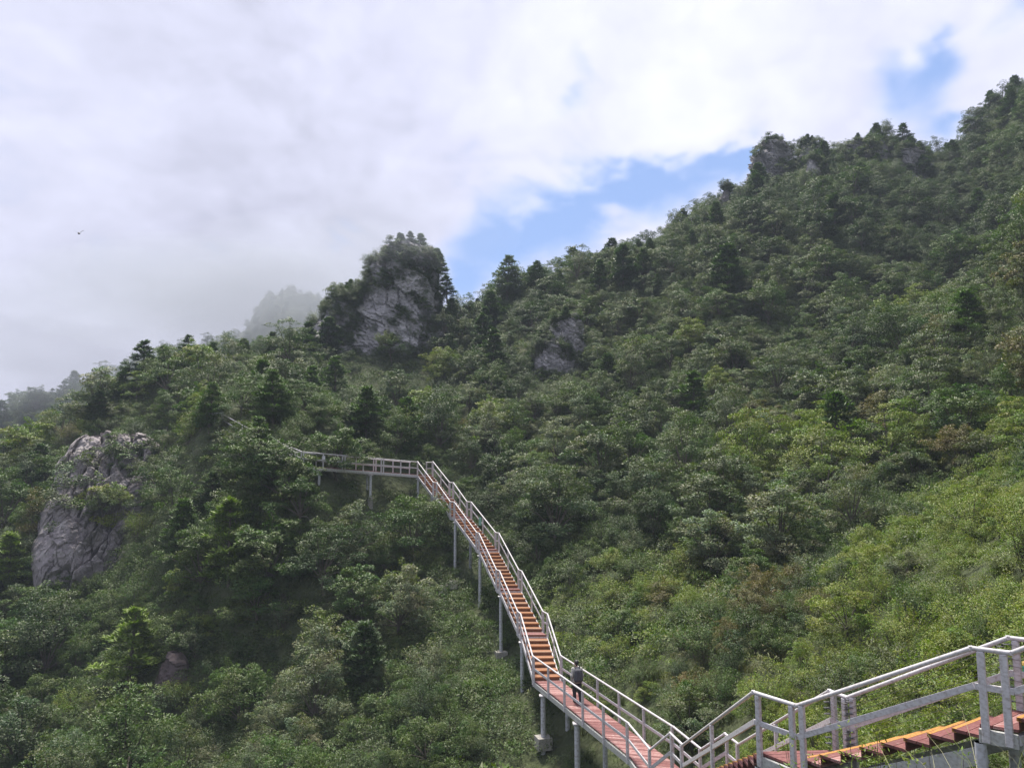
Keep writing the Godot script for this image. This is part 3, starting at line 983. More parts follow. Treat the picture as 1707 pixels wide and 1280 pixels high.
func decking(parent: Node3D, called: String, a: Array, b: Array, near: bool, height := RAIL, sides := [0, 1], posts := 0, worn := 0.2, wired := false, ends := 3) -> Node3D:
	var o := branch(called, parent)
	var ln: float = ((a[0] + a[1]) * 0.5 as Vector3).distance_to((b[0] + b[1]) * 0.5)
	var pw := 0.145
	var n := maxi(2, int(round(ln / pw)))
	for i in n:
		var f0 := (i + 0.04) / n
		var f1 := (i + 0.96) / n
		var up := Vector3(0, rng.randf_range(-0.003, 0.003), 0)
		var t := MB.new()
		t.prism([corner_at(a, b, f0, 0) + up, corner_at(a, b, f1, 0) + up, corner_at(a, b, f1, 1) + up, corner_at(a, b, f0, 1) + up], 0.04)
		var mat: Material = M.worn[rng.randi() % 2] if rng.randf() < worn * (1.0 + 1.2 * sin(i * 0.23)) else M.plank[rng.randi() % 6]
		put("plank", t, mat, o)
	for s in 2:
		var st := MB.new()
		var off: Vector3 = (a[s] - a[1 - s]).normalized() * 0.03
		st.bar(a[s] + off + Vector3(0, -0.16, 0), b[s] + off + Vector3(0, -0.16, 0), 0.06, 0.2)
		put("edge_beam", st, (M.stringer if near else M.steel_far), o)
	var cross := MB.new()
	for f in [0.05, 0.5, 0.95]:
		cross.bar(corner_at(a, b, f, 0) + Vector3(0, -0.15, 0), corner_at(a, b, f, 1) + Vector3(0, -0.15, 0), 0.08, 0.14)
		put("cross_beam", cross, M.steel_far, o)
		cross = MB.new()
	rails(o, a, b, M.steel if near else M.steel_far, height, near, true, sides, posts, ends)
	if wired:
		wires(o, a[1], b[1])
	return o


func mark_deck(a: Array, b: Array) -> void:
	var p: Vector3 = (a[0] + a[1]) * 0.5
	var q: Vector3 = (b[0] + b[1]) * 0.5
	var n := maxi(2, int(p.distance_to(q) / 0.6))
	for i in n + 1:
		deck_points.append(p.lerp(q, float(i) / n))


func build_stairway() -> void:
	var S := STATION
	# upper landing by the photographer, then down towards the gully
	var near := thing("stairway", "near red stairway with yellow step edges and grey railings descending into the gully", "stairway", Vector3.ZERO, "flights and decks of the mountain stairway")
	var e0: Array = S["A_top_end"]
	var more := [e0[0] + Vector3(1.0, 1.0, 1.5), e0[1] + Vector3(1.15, 1.0, 1.35)]
	flight(near, "flight", e0, more, true, RAIL, true, 0, 2)
	decking(near, "landing", S["A_top"], e0, true, RAIL, [0, 1], 0, 0.1, true)
	flight(near, "flight", S["B_end"], S["A_top"], true, RAIL, true, -1, 1)
	decking(near, "landing", S["B_start"], S["B_end"], true, RAIL, [0, 1], 0, 0.1, true)
	flight(near, "flight", S["D1_end"], S["B_start"], true, RAIL, false, 1, 0)
	decking(near, "landing", S["D1_start"], S["D1_end"], true)
	flight(near, "flight", S["D0"], S["D1_start"], true, RAIL, false, -1, 0)
	# legs of the near part
	for k in [["B_start", 0.0], ["B_end", 1.0], ["A_top", 0.0], ["D1_start", 0.0], ["D1_end", 1.0], ["D0", 0.0]]:
		for s in 2:
			var at: Vector3 = S[k[0]][s]
			var g := ground(at.x, at.z) - 0.4
			var mb := MB.new()
			mb.tube(Vector3(at.x, g, at.z), at + Vector3(0, -0.26, 0), 0.08, 0.08, 14)
			put("support_leg", mb, M.pipe, near)
	var walk := thing("boardwalk", "level boardwalk of worn red planks with grey railings over the gully", "boardwalk", Vector3.ZERO, "flights and decks of the mountain stairway")
	decking(walk, "deck_bay", S["D0"], S["bend"], true, RAIL, [0, 1], -1, 0.35, false, 1)
	decking(walk, "deck_bay", S["bend"], S["F0"], true, RAIL, [0, 1], 4, 0.35)
	var far := thing("stairway", "long orange stairway with many landings climbing the gully to the walkway", "stairway", Vector3.ZERO, "flights and decks of the mountain stairway")
	var chain := ["F0", "l1a", "l1b", "l2a", "l2b", "l3a", "l3b", "l4a", "l4b", "l5a", "l5b", "T"]
	for i in chain.size() - 1:
		if i % 2 == 0:
			flight(far, "flight", S[chain[i]], S[chain[i + 1]], false, 1.0)
		else:
			decking(far, "landing", S[chain[i]], S[chain[i + 1]], false, 1.0, [0, 1], 0, 0.1)
	var top: Array = S["T"]
	var back: Array = S["Tf"]
	decking(far, "landing", [top[0], top[1]], [back[0], back[1]], false, 0.95, [1], 0, 0.1)
	var bridge := thing("walkway_bridge", "level grey walkway on slim pillars running west from the stair top", "walkway", Vector3.ZERO, "flights and decks of the mountain stairway")
	var wa: Array = S["W0"]
	var wb: Array = S["W1"]
	for i in 3:
		var p := [corner_at(wa, wb, i / 3.0, 0), corner_at(wa, wb, i / 3.0, 1)]
		var q := [corner_at(wa, wb, (i + 1) / 3.0, 0), corner_at(wa, wb, (i + 1) / 3.0, 1)]
		decking(bridge, "deck_bay", p, q, false, 0.95, [0, 1], 1, 0.1)
	var upper := thing("stairway", "short grey stairway half hidden by leaves west of the level walkway", "stairway", Vector3.ZERO, "flights and decks of the mountain stairway")
	flight(upper, "flight", wb, S["U1"], false, 0.95)
	flight(upper, "flight", S["U1"], S["U2"], false, 0.95)
	var look := thing("railing", "white braced steel railing of a small lookout among the trees", "railing")
	var u2: Array = S["U2"]
	var u3: Array = S["U3"]
	decking(upper, "landing", u2, u3, false, 0.95, [1])
	M.white = plain(Color(0.72, 0.72, 0.76), 0.45)
	var c: Vector3 = u2[0]
	var d: Vector3 = u3[0]
	for f in [0.05, 0.36, 0.66, 0.95]:
		var mb := MB.new()
		mb.post(c.lerp(d, f) + Vector3(0, -0.2, 0), 1.35, 0.11, 0.1, d - c)
		put("post", mb, M.white, look)
	for seg in [[0.36, 0.2, 0.1, 1.1], [0.36, 0.25, 0.02, 0.65], [0.66, 0.2, 0.4, 1.1]]:
		var mb := MB.new()
		mb.bar(c.lerp(d, seg[0]) + Vector3(0, seg[1], 0.07), c.lerp(d, seg[2]) + Vector3(0, seg[3], 0.07), 0.06, 0.11)
		put("brace", mb, M.white, look)
	var tr := MB.new()
	tr.bar(c + Vector3(0, 1.1, 0), d + Vector3(0, 1.1, 0), 0.07, 0.09)
	put("handrail", tr, M.white, look)
	for i in chain.size() - 1:
		mark_deck(S[chain[i]], S[chain[i + 1]])
	for pr in [["A_top_end", "A_top"], ["A_top", "B_end"], ["B_end", "B_start"], ["B_start", "D1_end"], ["D1_end", "D0"], ["D0", "bend"], ["bend", "F0"], ["T", "Tf"], ["W0", "W1"]]:
		mark_deck(S[pr[0]], S[pr[1]])
	for i in 24:
		clear_points.append((wa[0] as Vector3).lerp(wb[0], i / 23.0) + Vector3(0, 0.4, 0))
	clear_points.append(u2[0] + Vector3(0, 0.8, 0))
	clear_points.append(u3[0] + Vector3(0.3, 0.9, 0))


func build_pillars() -> void:
	var words := ["front pillar under the middle of the boardwalk, thickest of all", "pillar at the stair end of the boardwalk, standing on a white footing", "rear pillar of the boardwalk half sunk in leaves", "pillar under the lowest orange flight", "tall pillar with a square footing under the second orange flight",
		"shorter rear pillar behind the one with the square footing", "tall pillar under the third landing of the orange stairs", "rear pillar between the third and fourth landings", "pillar under the fourth landing, white stones at its foot", "short rear pillar behind the fourth landing",
		"front pillar under the top of the orange stairs", "rear pillar under the top of the orange stairs", "walkway pillar with a flared concrete base", "thin rear walkway pillar behind the flared base", "pillar at the western end of the level walkway", "rear pillar under the near end of the boardwalk"]
	for i in PILLARS.size():
		var foot: Vector3 = PILLARS[i][0]
		var top: float = PILLARS[i][1]
		var o := thing("support_pillar", "grey steel " + words[i], "pillar", foot, "support pillars of the stairway")
		var g := minf(ground(foot.x, foot.z), foot.y) - 0.3
		var r := 0.11 if i < 2 else 0.095
		var mb := MB.new()
		mb.tube(Vector3(0, g - foot.y, 0), Vector3(0, top - foot.y - 0.05, 0), r, r, 16)
		put("shaft", mb, M.pipe, o)
		var cap := MB.new()
		cap.box(Transform3D(Basis.IDENTITY, Vector3(0, top - foot.y - 0.025, 0)), Vector3(0.34, 0.05, 0.34))
		put("cap_plate", cap, M.steel_far, o)
		if i in [1, 4, 12]:
			var ft := MB.new()
			if i == 12:
				ft.tube(Vector3(0, -0.3, 0), Vector3(0, 0.85, 0), 0.24, 0.17, 8)
			else:
				ft.box(Transform3D(Basis.from_euler(Vector3(0, 0.3, 0)), Vector3(0, 0.05, 0)), Vector3(0.62, 0.5, 0.62))
			put("footing", ft, M.concrete, o)
		for f in [0.35, 0.6, 0.85]:
			clear_points.append(Vector3(foot.x, lerpf(foot.y, top, f), foot.z))


# ---------------------------------------------------------------- bodies
func field_mesh(caps: Array, cell: float, blend: float, mb: MB, cut_low := -1e9, cut_high := 1e9) -> void:
	# caps: [a, b, ra, rb]; a smooth union of tapered capsules, meshed as surface nets
	var lo := Vector3.INF
	var hi := -Vector3.INF
	for c in caps:
		for e in 2:
			lo = lo.min(c[e] - Vector3.ONE * (c[2 + e] + cell * 2.0))
			hi = hi.max(c[e] + Vector3.ONE * (c[2 + e] + cell * 2.0))
	var nx := int((hi.x - lo.x) / cell) + 2
	var ny := int((hi.y - lo.y) / cell) + 2
	var nz := int((hi.z - lo.z) / cell) + 2
	var val := PackedFloat32Array()
	val.resize(nx * ny * nz)
	val.fill(1.0)
	for c in caps:
		var a: Vector3 = c[0]
		var b: Vector3 = c[1]
		var ab := b - a
		var l2 := maxf(ab.length_squared(), 1e-9)
		var rm := maxf(c[2], c[3]) + blend + cell * 2.0
		var p0 := ((a.min(b) - Vector3.ONE * rm - lo) / cell).max(Vector3.ZERO)
		var p1 := (a.max(b) + Vector3.ONE * rm - lo) / cell
		for k in range(int(p0.z), mini(int(p1.z) + 1, nz)):
			for j in range(int(p0.y), mini(int(p1.y) + 1, ny)):
				for i in range(int(p0.x), mini(int(p1.x) + 1, nx)):
					var p := lo + Vector3(i, j, k) * cell
					var t := clampf((p - a).dot(ab) / l2, 0.0, 1.0)
					var d := p.distance_to(a + ab * t) - lerpf(c[2], c[3], t)
					var at := (k * ny + j) * nx + i
					var o := val[at]
					var h := maxf(blend - absf(o - d), 0.0) / blend
					val[at] = minf(o, d) - h * h * blend * 0.25
	for k in nz:
		for j in ny:
			for i in nx:
				var y := lo.y + j * cell
				var at := (k * ny + j) * nx + i
				val[at] = maxf(val[at], maxf(cut_low - y, y - cut_high))
	var id := {}
	var sy := nx
	var sz := nx * ny
	for k in nz - 1:
		for j in ny - 1:
			for i in nx - 1:
				var at := (k * ny + j) * nx + i
				var inside := 0
				var sum := Vector3.ZERO
				var cnt := 0
				for e in 8:
					if val[at + (e & 1) + ((e >> 1) & 1) * sy + (e >> 2) * sz] < 0.0:
						inside += 1
				if inside == 0 or inside == 8:
					continue
				for e in 8:
					for ax in 3:
						if e & (1 << ax):
							continue
						var f := e | (1 << ax)
						var va := val[at + (e & 1) + ((e >> 1) & 1) * sy + (e >> 2) * sz]
						var vb := val[at + (f & 1) + ((f >> 1) & 1) * sy + (f >> 2) * sz]
						if (va < 0.0) != (vb < 0.0):
							var t := va / (va - vb)
							sum += Vector3(e & 1, (e >> 1) & 1, e >> 2).lerp(Vector3(f & 1, (f >> 1) & 1, f >> 2), t)
							cnt += 1
				id[at] = mb.v.size()
				var gr := Vector3(val[at + 1] - val[at], val[at + sy] - val[at], val[at + sz] - val[at])
				mb.corner(lo + (Vector3(i, j, k) + sum / cnt) * cell, gr.normalized(), Color.WHITE)
	for at in id:
		var base: int = at
		for ax in 3:
			var st: int = [1, sy, sz][ax]
			var u: int = [sy, sz, 1][ax]
			var w: int = [sz, 1, sy][ax]
			var va := val[base]
			var vb := val[base + st]
			if (va < 0.0) == (vb < 0.0) or not (id.has(base - u) and id.has(base - w) and id.has(base - u - w)):
				continue
			var q := [id[base], id[base - u], id[base - u - w], id[base - w]]
			if va < 0.0:
				q.reverse()
			mb.ix.append_array([q[0], q[1], q[2], q[0], q[2], q[3]])


func hand_caps(wrist: Vector3, dir: Vector3, side: Vector3, caps: Array) -> void:
	var palm := wrist + dir * 0.085
	var flat := side.cross(dir).normalized()
	caps.append([wrist, palm, 0.026, 0.03])
	var lens := [0.07, 0.08, 0.075, 0.058]
	for f in 4:
		var r := palm + side * (f - 1.5) * 0.019
		var m: Vector3 = r + (dir + flat * 0.25).normalized() * lens[f] * 0.55
		caps.append([palm + side * (f - 1.5) * 0.012 - dir * 0.02, r, 0.014, 0.0095])
		caps.append([r, m, 0.0095, 0.009])
		caps.append([m, m + (dir + flat * 0.7).normalized() * lens[f] * 0.5, 0.009, 0.0075])
	var tb := wrist + dir * 0.03 - side * 0.028
	var tm: Vector3 = tb + (dir - side * 0.8 + flat * 0.3).normalized() * 0.04
	caps.append([tb, tm, 0.013, 0.011])
	caps.append([tm, tm + (dir - side * 0.2 + flat * 0.4).normalized() * 0.035, 0.011, 0.008])


func build_person(at: Vector3, turn: float, label: String, tall: float, shirt: Color, shirt_texture: Texture2D, pack: bool) -> void:
	# modelled 1.7 m tall, walking away along -z
	var o := thing("person", label, "person", at, "")
	o.rotation.y = turn
	o.scale = Vector3.ONE * tall / 1.7
	var hipl := Vector3(-0.09, 0.9, 0)
	var hipr := Vector3(0.09, 0.9, 0)
	var kl := Vector3(-0.1, 0.49, -0.07)
	var kr := Vector3(0.1, 0.48, 0.02)
	var al := Vector3(-0.1, 0.09, -0.03)
	var ar := Vector3(0.1, 0.1, 0.17)
	var neck := Vector3(0, 1.43, -0.03)
	var head := Vector3(0, 1.57, -0.07)
	var sl := Vector3(-0.175, 1.36, -0.02)
	var sr := Vector3(0.175, 1.36, -0.02)
	var el := Vector3(-0.23, 1.09, 0.04)
	var er := Vector3(0.23, 1.09, 0.0)
	var wl := Vector3(-0.22, 0.86, -0.05)
	var wr := Vector3(0.22, 0.86, -0.12)
	var body := [[Vector3(0, 0.95, 0), Vector3(0, 1.25, -0.01), 0.12, 0.13], [Vector3(-0.08, 1.3, -0.01), Vector3(0.08, 1.3, -0.01), 0.11, 0.11], [neck - Vector3(0, 0.05, 0), neck + Vector3(0, 0.08, -0.02), 0.055, 0.052],
		[head + Vector3(0, 0.03, 0.01), head + Vector3(0, -0.04, -0.03), 0.09, 0.07], [head + Vector3(0, 0.045, 0.025), head + Vector3(0, 0.045, -0.02), 0.088, 0.085],
		[hipl, kl, 0.085, 0.058], [hipr, kr, 0.085, 0.058], [kl, al, 0.056, 0.04], [kr, ar, 0.056, 0.04], [al, al + Vector3(0, -0.05, -0.14), 0.038, 0.03], [ar, ar + Vector3(0, -0.07, -0.12), 0.038, 0.03],
		[sl, el, 0.05, 0.04], [sr, er, 0.05, 0.04], [el, wl, 0.04, 0.028], [er, wr, 0.04, 0.028]]
	var skin := MB.new()
	field_mesh(body, 0.016, 0.04, skin)
	var face := []
	face.append([head + Vector3(0, 0.0, -0.09), head + Vector3(0, -0.025, -0.118), 0.012, 0.015])
	for s in [-1.0, 1.0]:
		face.append([head + Vector3(s * 0.088, 0.02, 0.0), head + Vector3(s * 0.092, -0.02, 0.005), 0.016, 0.01])
	field_mesh(face, 0.006, 0.01, skin)
	for s in [[wl, Vector3(0.03, -0.97, -0.2), -1.0], [wr, Vector3(-0.03, -0.97, -0.2), 1.0]]:
		var hc := []
		hand_caps(s[0], (s[1] as Vector3).normalized(), Vector3(0, 0.2 * s[2], s[2]).normalized(), hc)
		field_mesh(hc, 0.0045, 0.008, skin)
	var skin_tone := plain(Color(0.42, 0.26, 0.18), 0.6)
	put("body", skin, skin_tone, o)
	var eyes := MB.new()
	for s in [-1.0, 1.0]:
		eyes.box(Transform3D(Basis.IDENTITY, head + Vector3(s * 0.034, 0.012, -0.099)), Vector3(0.026, 0.01, 0.008))
		put("eye", eyes, plain(Color(0.05, 0.04, 0.035), 0.3), o)
		eyes = MB.new()
	var mouth := MB.new()
	mouth.box(Transform3D(Basis.IDENTITY, head + Vector3(0, -0.058, -0.098)), Vector3(0.042, 0.008, 0.008))
	put("mouth", mouth, plain(Color(0.3, 0.12, 0.1), 0.5), o)
	var hair := MB.new()
	field_mesh([[head + Vector3(0, 0.05, 0.035), head + Vector3(0, 0.06, -0.03), 0.098, 0.09], [head + Vector3(0, 0.0, 0.05), head + Vector3(0, -0.05, 0.045), 0.07, 0.05]], 0.012, 0.03, hair)
	put("hair", hair, plain(Color(0.012, 0.011, 0.012), 0.5), o)
	var top := MB.new()
	field_mesh([[Vector3(0, 0.88, 0.0), Vector3(0, 1.25, -0.01), 0.158, 0.155], [Vector3(-0.1, 1.31, -0.01), Vector3(0.1, 1.31, -0.01), 0.128, 0.128], [Vector3(-0.1, 0.9, 0), Vector3(0.1, 0.9, 0), 0.125, 0.125], [sl, el, 0.074, 0.066], [sr, er, 0.074, 0.066], [el, wl, 0.064, 0.046], [er, wr, 0.064, 0.046]], 0.02, 0.05, top, 0.8, 1.44)
	var cloth := plain(shirt, 0.9)
	if shirt_texture:
		cloth = textured(shirt_texture, Vector3(1.4, 1.4, 1.4), 0.9)
	put("jacket", top, cloth, o)
	var legs := MB.new()
	field_mesh([[hipl, kl, 0.11, 0.082], [hipr, kr, 0.11, 0.082], [kl, al, 0.08, 0.066], [kr, ar, 0.08, 0.066], [hipl, hipr, 0.115, 0.115]], 0.02, 0.05, legs, 0.07, 0.99)
	put("trousers", legs, plain(Color(0.02, 0.02, 0.023), 0.85), o)
	for s in [[al, Vector3(0, -0.05, -0.15)], [ar, Vector3(0, -0.07, -0.13)]]:
		var shoe := MB.new()
		field_mesh([[s[0] + Vector3(0, -0.02, 0.03), s[0] + s[1] * 0.6, 0.055, 0.05], [s[0] + s[1] * 0.5, s[0] + s[1], 0.048, 0.036]], 0.014, 0.03, shoe, 0.0)
		put("shoe", shoe, plain(Color(0.025, 0.022, 0.022), 0.6), o)
	if pack:
		var bag := MB.new()
		field_mesh([[Vector3(-0.07, 1.3, 0.2), Vector3(-0.08, 0.98, 0.21), 0.1, 0.12], [Vector3(0.07, 1.3, 0.2), Vector3(0.08, 0.98, 0.21), 0.1, 0.12]], 0.02, 0.06, bag)
		var b := put("backpack", bag, plain(Color(0.06, 0.062, 0.075), 0.8), o)
		for s in [-1.0, 1.0]:
			var strap := MB.new()
			strap.bar(Vector3(s * 0.1, 1.36, 0.15), Vector3(s * 0.1, 1.47, 0.02), 0.05, 0.02)
			strap.bar(Vector3(s * 0.1, 1.47, 0.02), Vector3(s * 0.11, 1.3, -0.155), 0.05, 0.02)
			put("strap", strap, plain(Color(0.04, 0.04, 0.05), 0.8), b)


func build_small_things() -> void:
	var camo := grain(0.03, 3, [Color(0.12, 0.12, 0.11), Color(0.2, 0.2, 0.2), Color(0.42, 0.42, 0.44), Color(0.5, 0.48, 0.36), Color(0.3, 0.3, 0.32)], FastNoiseLite.TYPE_SIMPLEX_SMOOTH, 256, 109)
	build_person(Vector3(2.62, -8.92, -32.2), 0.22, "person in mottled pale jacket and black trousers with a dark backpack on the boardwalk", 1.62, Color.WHITE, camo, true)
	var u2: Array = STATION["U2"]
	var u3: Array = STATION["U3"]
	var spot: Vector3 = ((u2[0] as Vector3).lerp(u3[0], 0.9) + (u2[1] as Vector3).lerp(u3[1], 0.9)) * 0.5
	build_person(spot, 2.4, "person in a red top behind the white braced railing of the lookout", 1.62, Color(0.42, 0.06, 0.05), null, false)
	var net := thing("green_screen", "green fabric screen hung low on the lookout railing", "screen", (u3[0] as Vector3) + Vector3(0.05, 0.0, 0.12))
	var nm := MB.new()
	nm.box(Transform3D(Basis.from_euler(Vector3(0, 0.35, 0)), Vector3(0, 0.3, 0)), Vector3(0.8, 0.55, 0.02))
	put("cloth", nm, plain(Color(0.06, 0.2, 0.13), 0.8), net)
	var rim := MB.new()
	rim.bar(Vector3(-0.4, 0.6, 0.14), Vector3(0.4, 0.6, -0.14), 0.03, 0.03)
	put("rod", rim, M.white, net)
	# bird over the valley
	var bird := thing("bird", "small black bird in flight against the grey cloud", "bird", Vector3(-22.53, 12.64, -38.75))
	bird.rotation = Vector3(0.3, 0.7, 0.2)
	bird.scale = Vector3.ONE * 1.6
	var bm := MB.new()
	field_mesh([[Vector3(0, 0, 0.06), Vector3(0, 0.0, -0.05), 0.022, 0.03], [Vector3(0, 0.008, -0.05), Vector3(0, 0.018, -0.085), 0.024, 0.02], [Vector3(0, 0.018, -0.1), Vector3(0, 0.014, -0.125), 0.008, 0.003], [Vector3(0, 0, 0.06), Vector3(0, 0.004, 0.13), 0.02, 0.01]], 0.008, 0.02, bm)
	var black := plain(Color(0.012, 0.012, 0.014), 0.6)
	put("body", bm, black, bird)
	for s in [-1.0, 1.0]:
		var wm := MB.new()
		var a := Vector3(s * 0.02, 0.01, -0.03)
		wm.quad(a + Vector3(0, 0, -0.03), a + Vector3(0, 0, 0.05), Vector3(s * 0.09, 0.07, 0.03), Vector3(s * 0.09, 0.075, -0.04))
		wm.quad(Vector3(s * 0.09, 0.075, -0.04), Vector3(s * 0.09, 0.07, 0.03), Vector3(s * 0.15, 0.1, 0.06), Vector3(s * 0.13, 0.1, 0.0))
		put("wing", wm, black, bird)
	var sg := thing("sign_plate", "small green plate fixed on the far railing of the orange stairs", "sign", Vector3(-2.03, -2.95, -49.6))
	var sm := MB.new()
	sm.box(Transform3D(Basis.IDENTITY, Vector3(0, 0.24, 0)), Vector3(0.17, 0.5, 0.03))
	put("plate", sm, plain(Color(0.18, 0.36, 0.28), 0.6), sg)
	var br := MB.new()
	br.bar(Vector3(0, 0.24, -0.12), Vector3(0, 0.24, -0.015), 0.03, 0.03)
	put("bracket", br, M.steel_far, sg)
	var ws := thing("sign_plate", "white plate on the railing of the level walkway", "sign", Vector3(-13.45, 1.28, -55.1))
	var wmb := MB.new()
	wmb.box(Transform3D(Basis.from_euler(Vector3(0, -0.6, 0)), Vector3(0, 0.18, 0)), Vector3(0.3, 0.26, 0.02))
	put("plate", wmb, M.white, ws)
	var wp := MB.new()
	wp.box(Transform3D(Basis.from_euler(Vector3(0, -0.6, 0)), Vector3(0, 0.0, -0.03)), Vector3(0.03, 0.4, 0.03))
	put("bracket", wp, M.steel_far, ws)
	var teal := thing("panel", "teal panel with a yellow top strip beside the top landing railing", "panel", Vector3(8.95, -3.2, -13.1))
	var tm := MB.new()
	tm.box(Transform3D(Basis.from_euler(Vector3(0, -0.2, 0)), Vector3(0, 0.05, 0)), Vector3(1.0, 0.14, 0.06))
	put("board", tm, plain(Color(0.03, 0.22, 0.18), 0.5), teal)
	var ty := MB.new()
	ty.box(Transform3D(Basis.from_euler(Vector3(0, -0.2, 0)), Vector3(0, 0.16, 0)), Vector3(1.0, 0.07, 0.09))
	put("strip", ty, plain(Color(0.6, 0.42, 0.12), 0.6), teal)


# ---------------------------------------------------------------- plants
func shade_of(h: float) -> Color:
	# leaf-to-leaf difference of pigment
	var k := rng.randf_range(0.62, 1.0)
	return Color(minf(1.0, k * (1.0 + h * 0.2)), k * (1.0 - 0.04 * absf(h)), k * rng.randf_range(0.7, 1.0))


func spray(mb: MB, c: Vector3, out: Vector3, rad: float, flat: float, count: int, ln: float, wd: float, hue: float) -> void:
	# a clump of leaves over the outer side of a twig end
	for i in count:
		var d := Vector3(rng.randfn(), rng.randfn(), rng.randfn()).normalized()
		if d.dot(out) < -0.25:
			d = d - out * d.dot(out) * 1.6
			d = d.normalized()
		var p := c + Vector3(d.x, d.y * flat, d.z) * rad * (0.55 + 0.45 * sqrt(rng.randf()))
		var o := (d * 0.7 + out * 0.5 + Vector3(0, 0.35, 0)).normalized()
		var dir := (d * 0.8 + Vector3(rng.randf_range(-1, 1), rng.randf_range(-0.7, 0.5), rng.randf_range(-1, 1)) * 0.8).normalized()
		var side := dir.cross(o).normalized()
		if side.length_squared() < 0.5:
			side = Vector3.RIGHT
		side = side.rotated(dir, rng.randf_range(-0.7, 0.7))
		var s := rng.randf_range(0.7, 1.25)
		mb.leaf(p, dir, side, o, ln * s, wd * s, shade_of(hue + rng.randf_range(-0.8, 0.8)))


func make_broadleaf(sd: int, h: float, r: float, lobe_count: int, per: int, leaf: float, plate: float) -> Array:
	# an uneven crown of spreading, layered boughs that reaches almost to the ground
	rng.seed = sd
	var crown := MB.new()
	var wood := MB.new()
	var fork := Vector3(rng.randf_range(-0.25, 0.25), h * rng.randf_range(0.14, 0.26), rng.randf_range(-0.25, 0.25))
	wood.tube(Vector3(0, -0.7, 0), fork, 0.026 * h, 0.02 * h, 7, Color.WHITE, false)
	var skew := Vector3(rng.randf_range(-0.3, 0.3), 0, rng.randf_range(-0.3, 0.3)) * r
	for i in lobe_count:
		var f := float(i) / (lobe_count - 1)
		var t := i * 2.4 + rng.randf_range(-0.6, 0.6)
		var lift := lerpf(0.16, 0.93, pow(f, 0.8)) + rng.randf_range(-0.07, 0.07)
		var reach := r * sqrt(maxf(0.03, 1.0 - pow(lift, 2.2))) * rng.randf_range(0.5, 1.1)
		var tip := Vector3(cos(t) * reach, h * lift, sin(t) * reach) + skew * lift
		var mid := fork.lerp(tip, 0.55) + Vector3(0, 0.05 * h, 0)
		wood.tube(fork, mid, 0.011 * h, 0.007 * h, 5, Color.WHITE, false)
		wood.tube(mid, tip, 0.007 * h, 0.002 * h, 4, Color.WHITE, false)
		var out := Vector3(cos(t), 0.55 + lift * 0.7, sin(t)).normalized()
		var hue := rng.randf_range(-1, 1)
		# the bough: a flat fan of twigs, some of them straying past the outline
		for k in 6 + rng.randi() % 5:
			var g := rng.randf_range(0.35, 1.08)
			var c: Vector3 = mid.lerp(tip, g) + Vector3(rng.randfn(), rng.randfn() * 0.38, rng.randfn()) * r * 0.17
			c.y = maxf(c.y, h * 0.05)
			var size := r * rng.randf_range(0.1, 0.24)
			spray(crown, c, (out + Vector3(rng.randfn(), rng.randf(), rng.randfn()) * 0.4).normalized(), size, plate * rng.randf_range(0.75, 1.3), int(per * size / (r * 0.17)), leaf, leaf * 0.5, hue + rng.randf_range(-0.5, 0.5))
		if rng.randf() < 0.6:
			var stray: Vector3 = tip + out * r * rng.randf_range(0.1, 0.28)
			wood.tube(tip, stray, 0.003 * h, 0.0015 * h, 4, Color.WHITE, false)
			for k in 3:
				spray(crown, tip.lerp(stray, 0.4 + 0.3 * k), out, r * 0.07, 0.8, int(per * 0.25), leaf, leaf * 0.5, hue)
	return [crown.mesh(), wood.mesh(), h, r]


func make_thicket(sd: int, h: float, r: float, stems: int, per: int, leaf: float) -> Array:
	# many arching shoots from one stool
	rng.seed = sd
	var crown := MB.new()
	var wood := MB.new()
	for i in stems:
		var t := rng.randf() * TAU
		var lean := sqrt(rng.randf())
		var root := Vector3(cos(t), 0, sin(t)) * r * 0.3 * lean
		var tip := Vector3(cos(t) * r * lean, h * rng.randf_range(0.55, 1.05) * (1.0 - 0.42 * lean * lean), sin(t) * r * lean)
		var mid := root.lerp(tip, 0.5) + Vector3(0, h * 0.16, 0)
		wood.tube(root - Vector3(0, 0.3, 0), mid, 0.006 * h, 0.004 * h, 4, Color.WHITE, false)
		wood.tube(mid, tip, 0.004 * h, 0.002 * h, 4, Color.WHITE, false)
		var hue := rng.randf_range(-1, 1)
		for k in 6:
			var f := 0.25 + 0.75 * k / 5.0
			var c := root.lerp(mid, f * 2.0) if f < 0.5 else mid.lerp(tip, f * 2.0 - 1.0)
			spray(crown, c, Vector3(cos(t) * lean, 0.8, sin(t) * lean).normalized(), r * 0.13, 0.75, per, leaf, leaf * 0.42, hue + rng.randf_range(-0.4, 0.4))
	return [crown.mesh(), wood.mesh(), h, r]


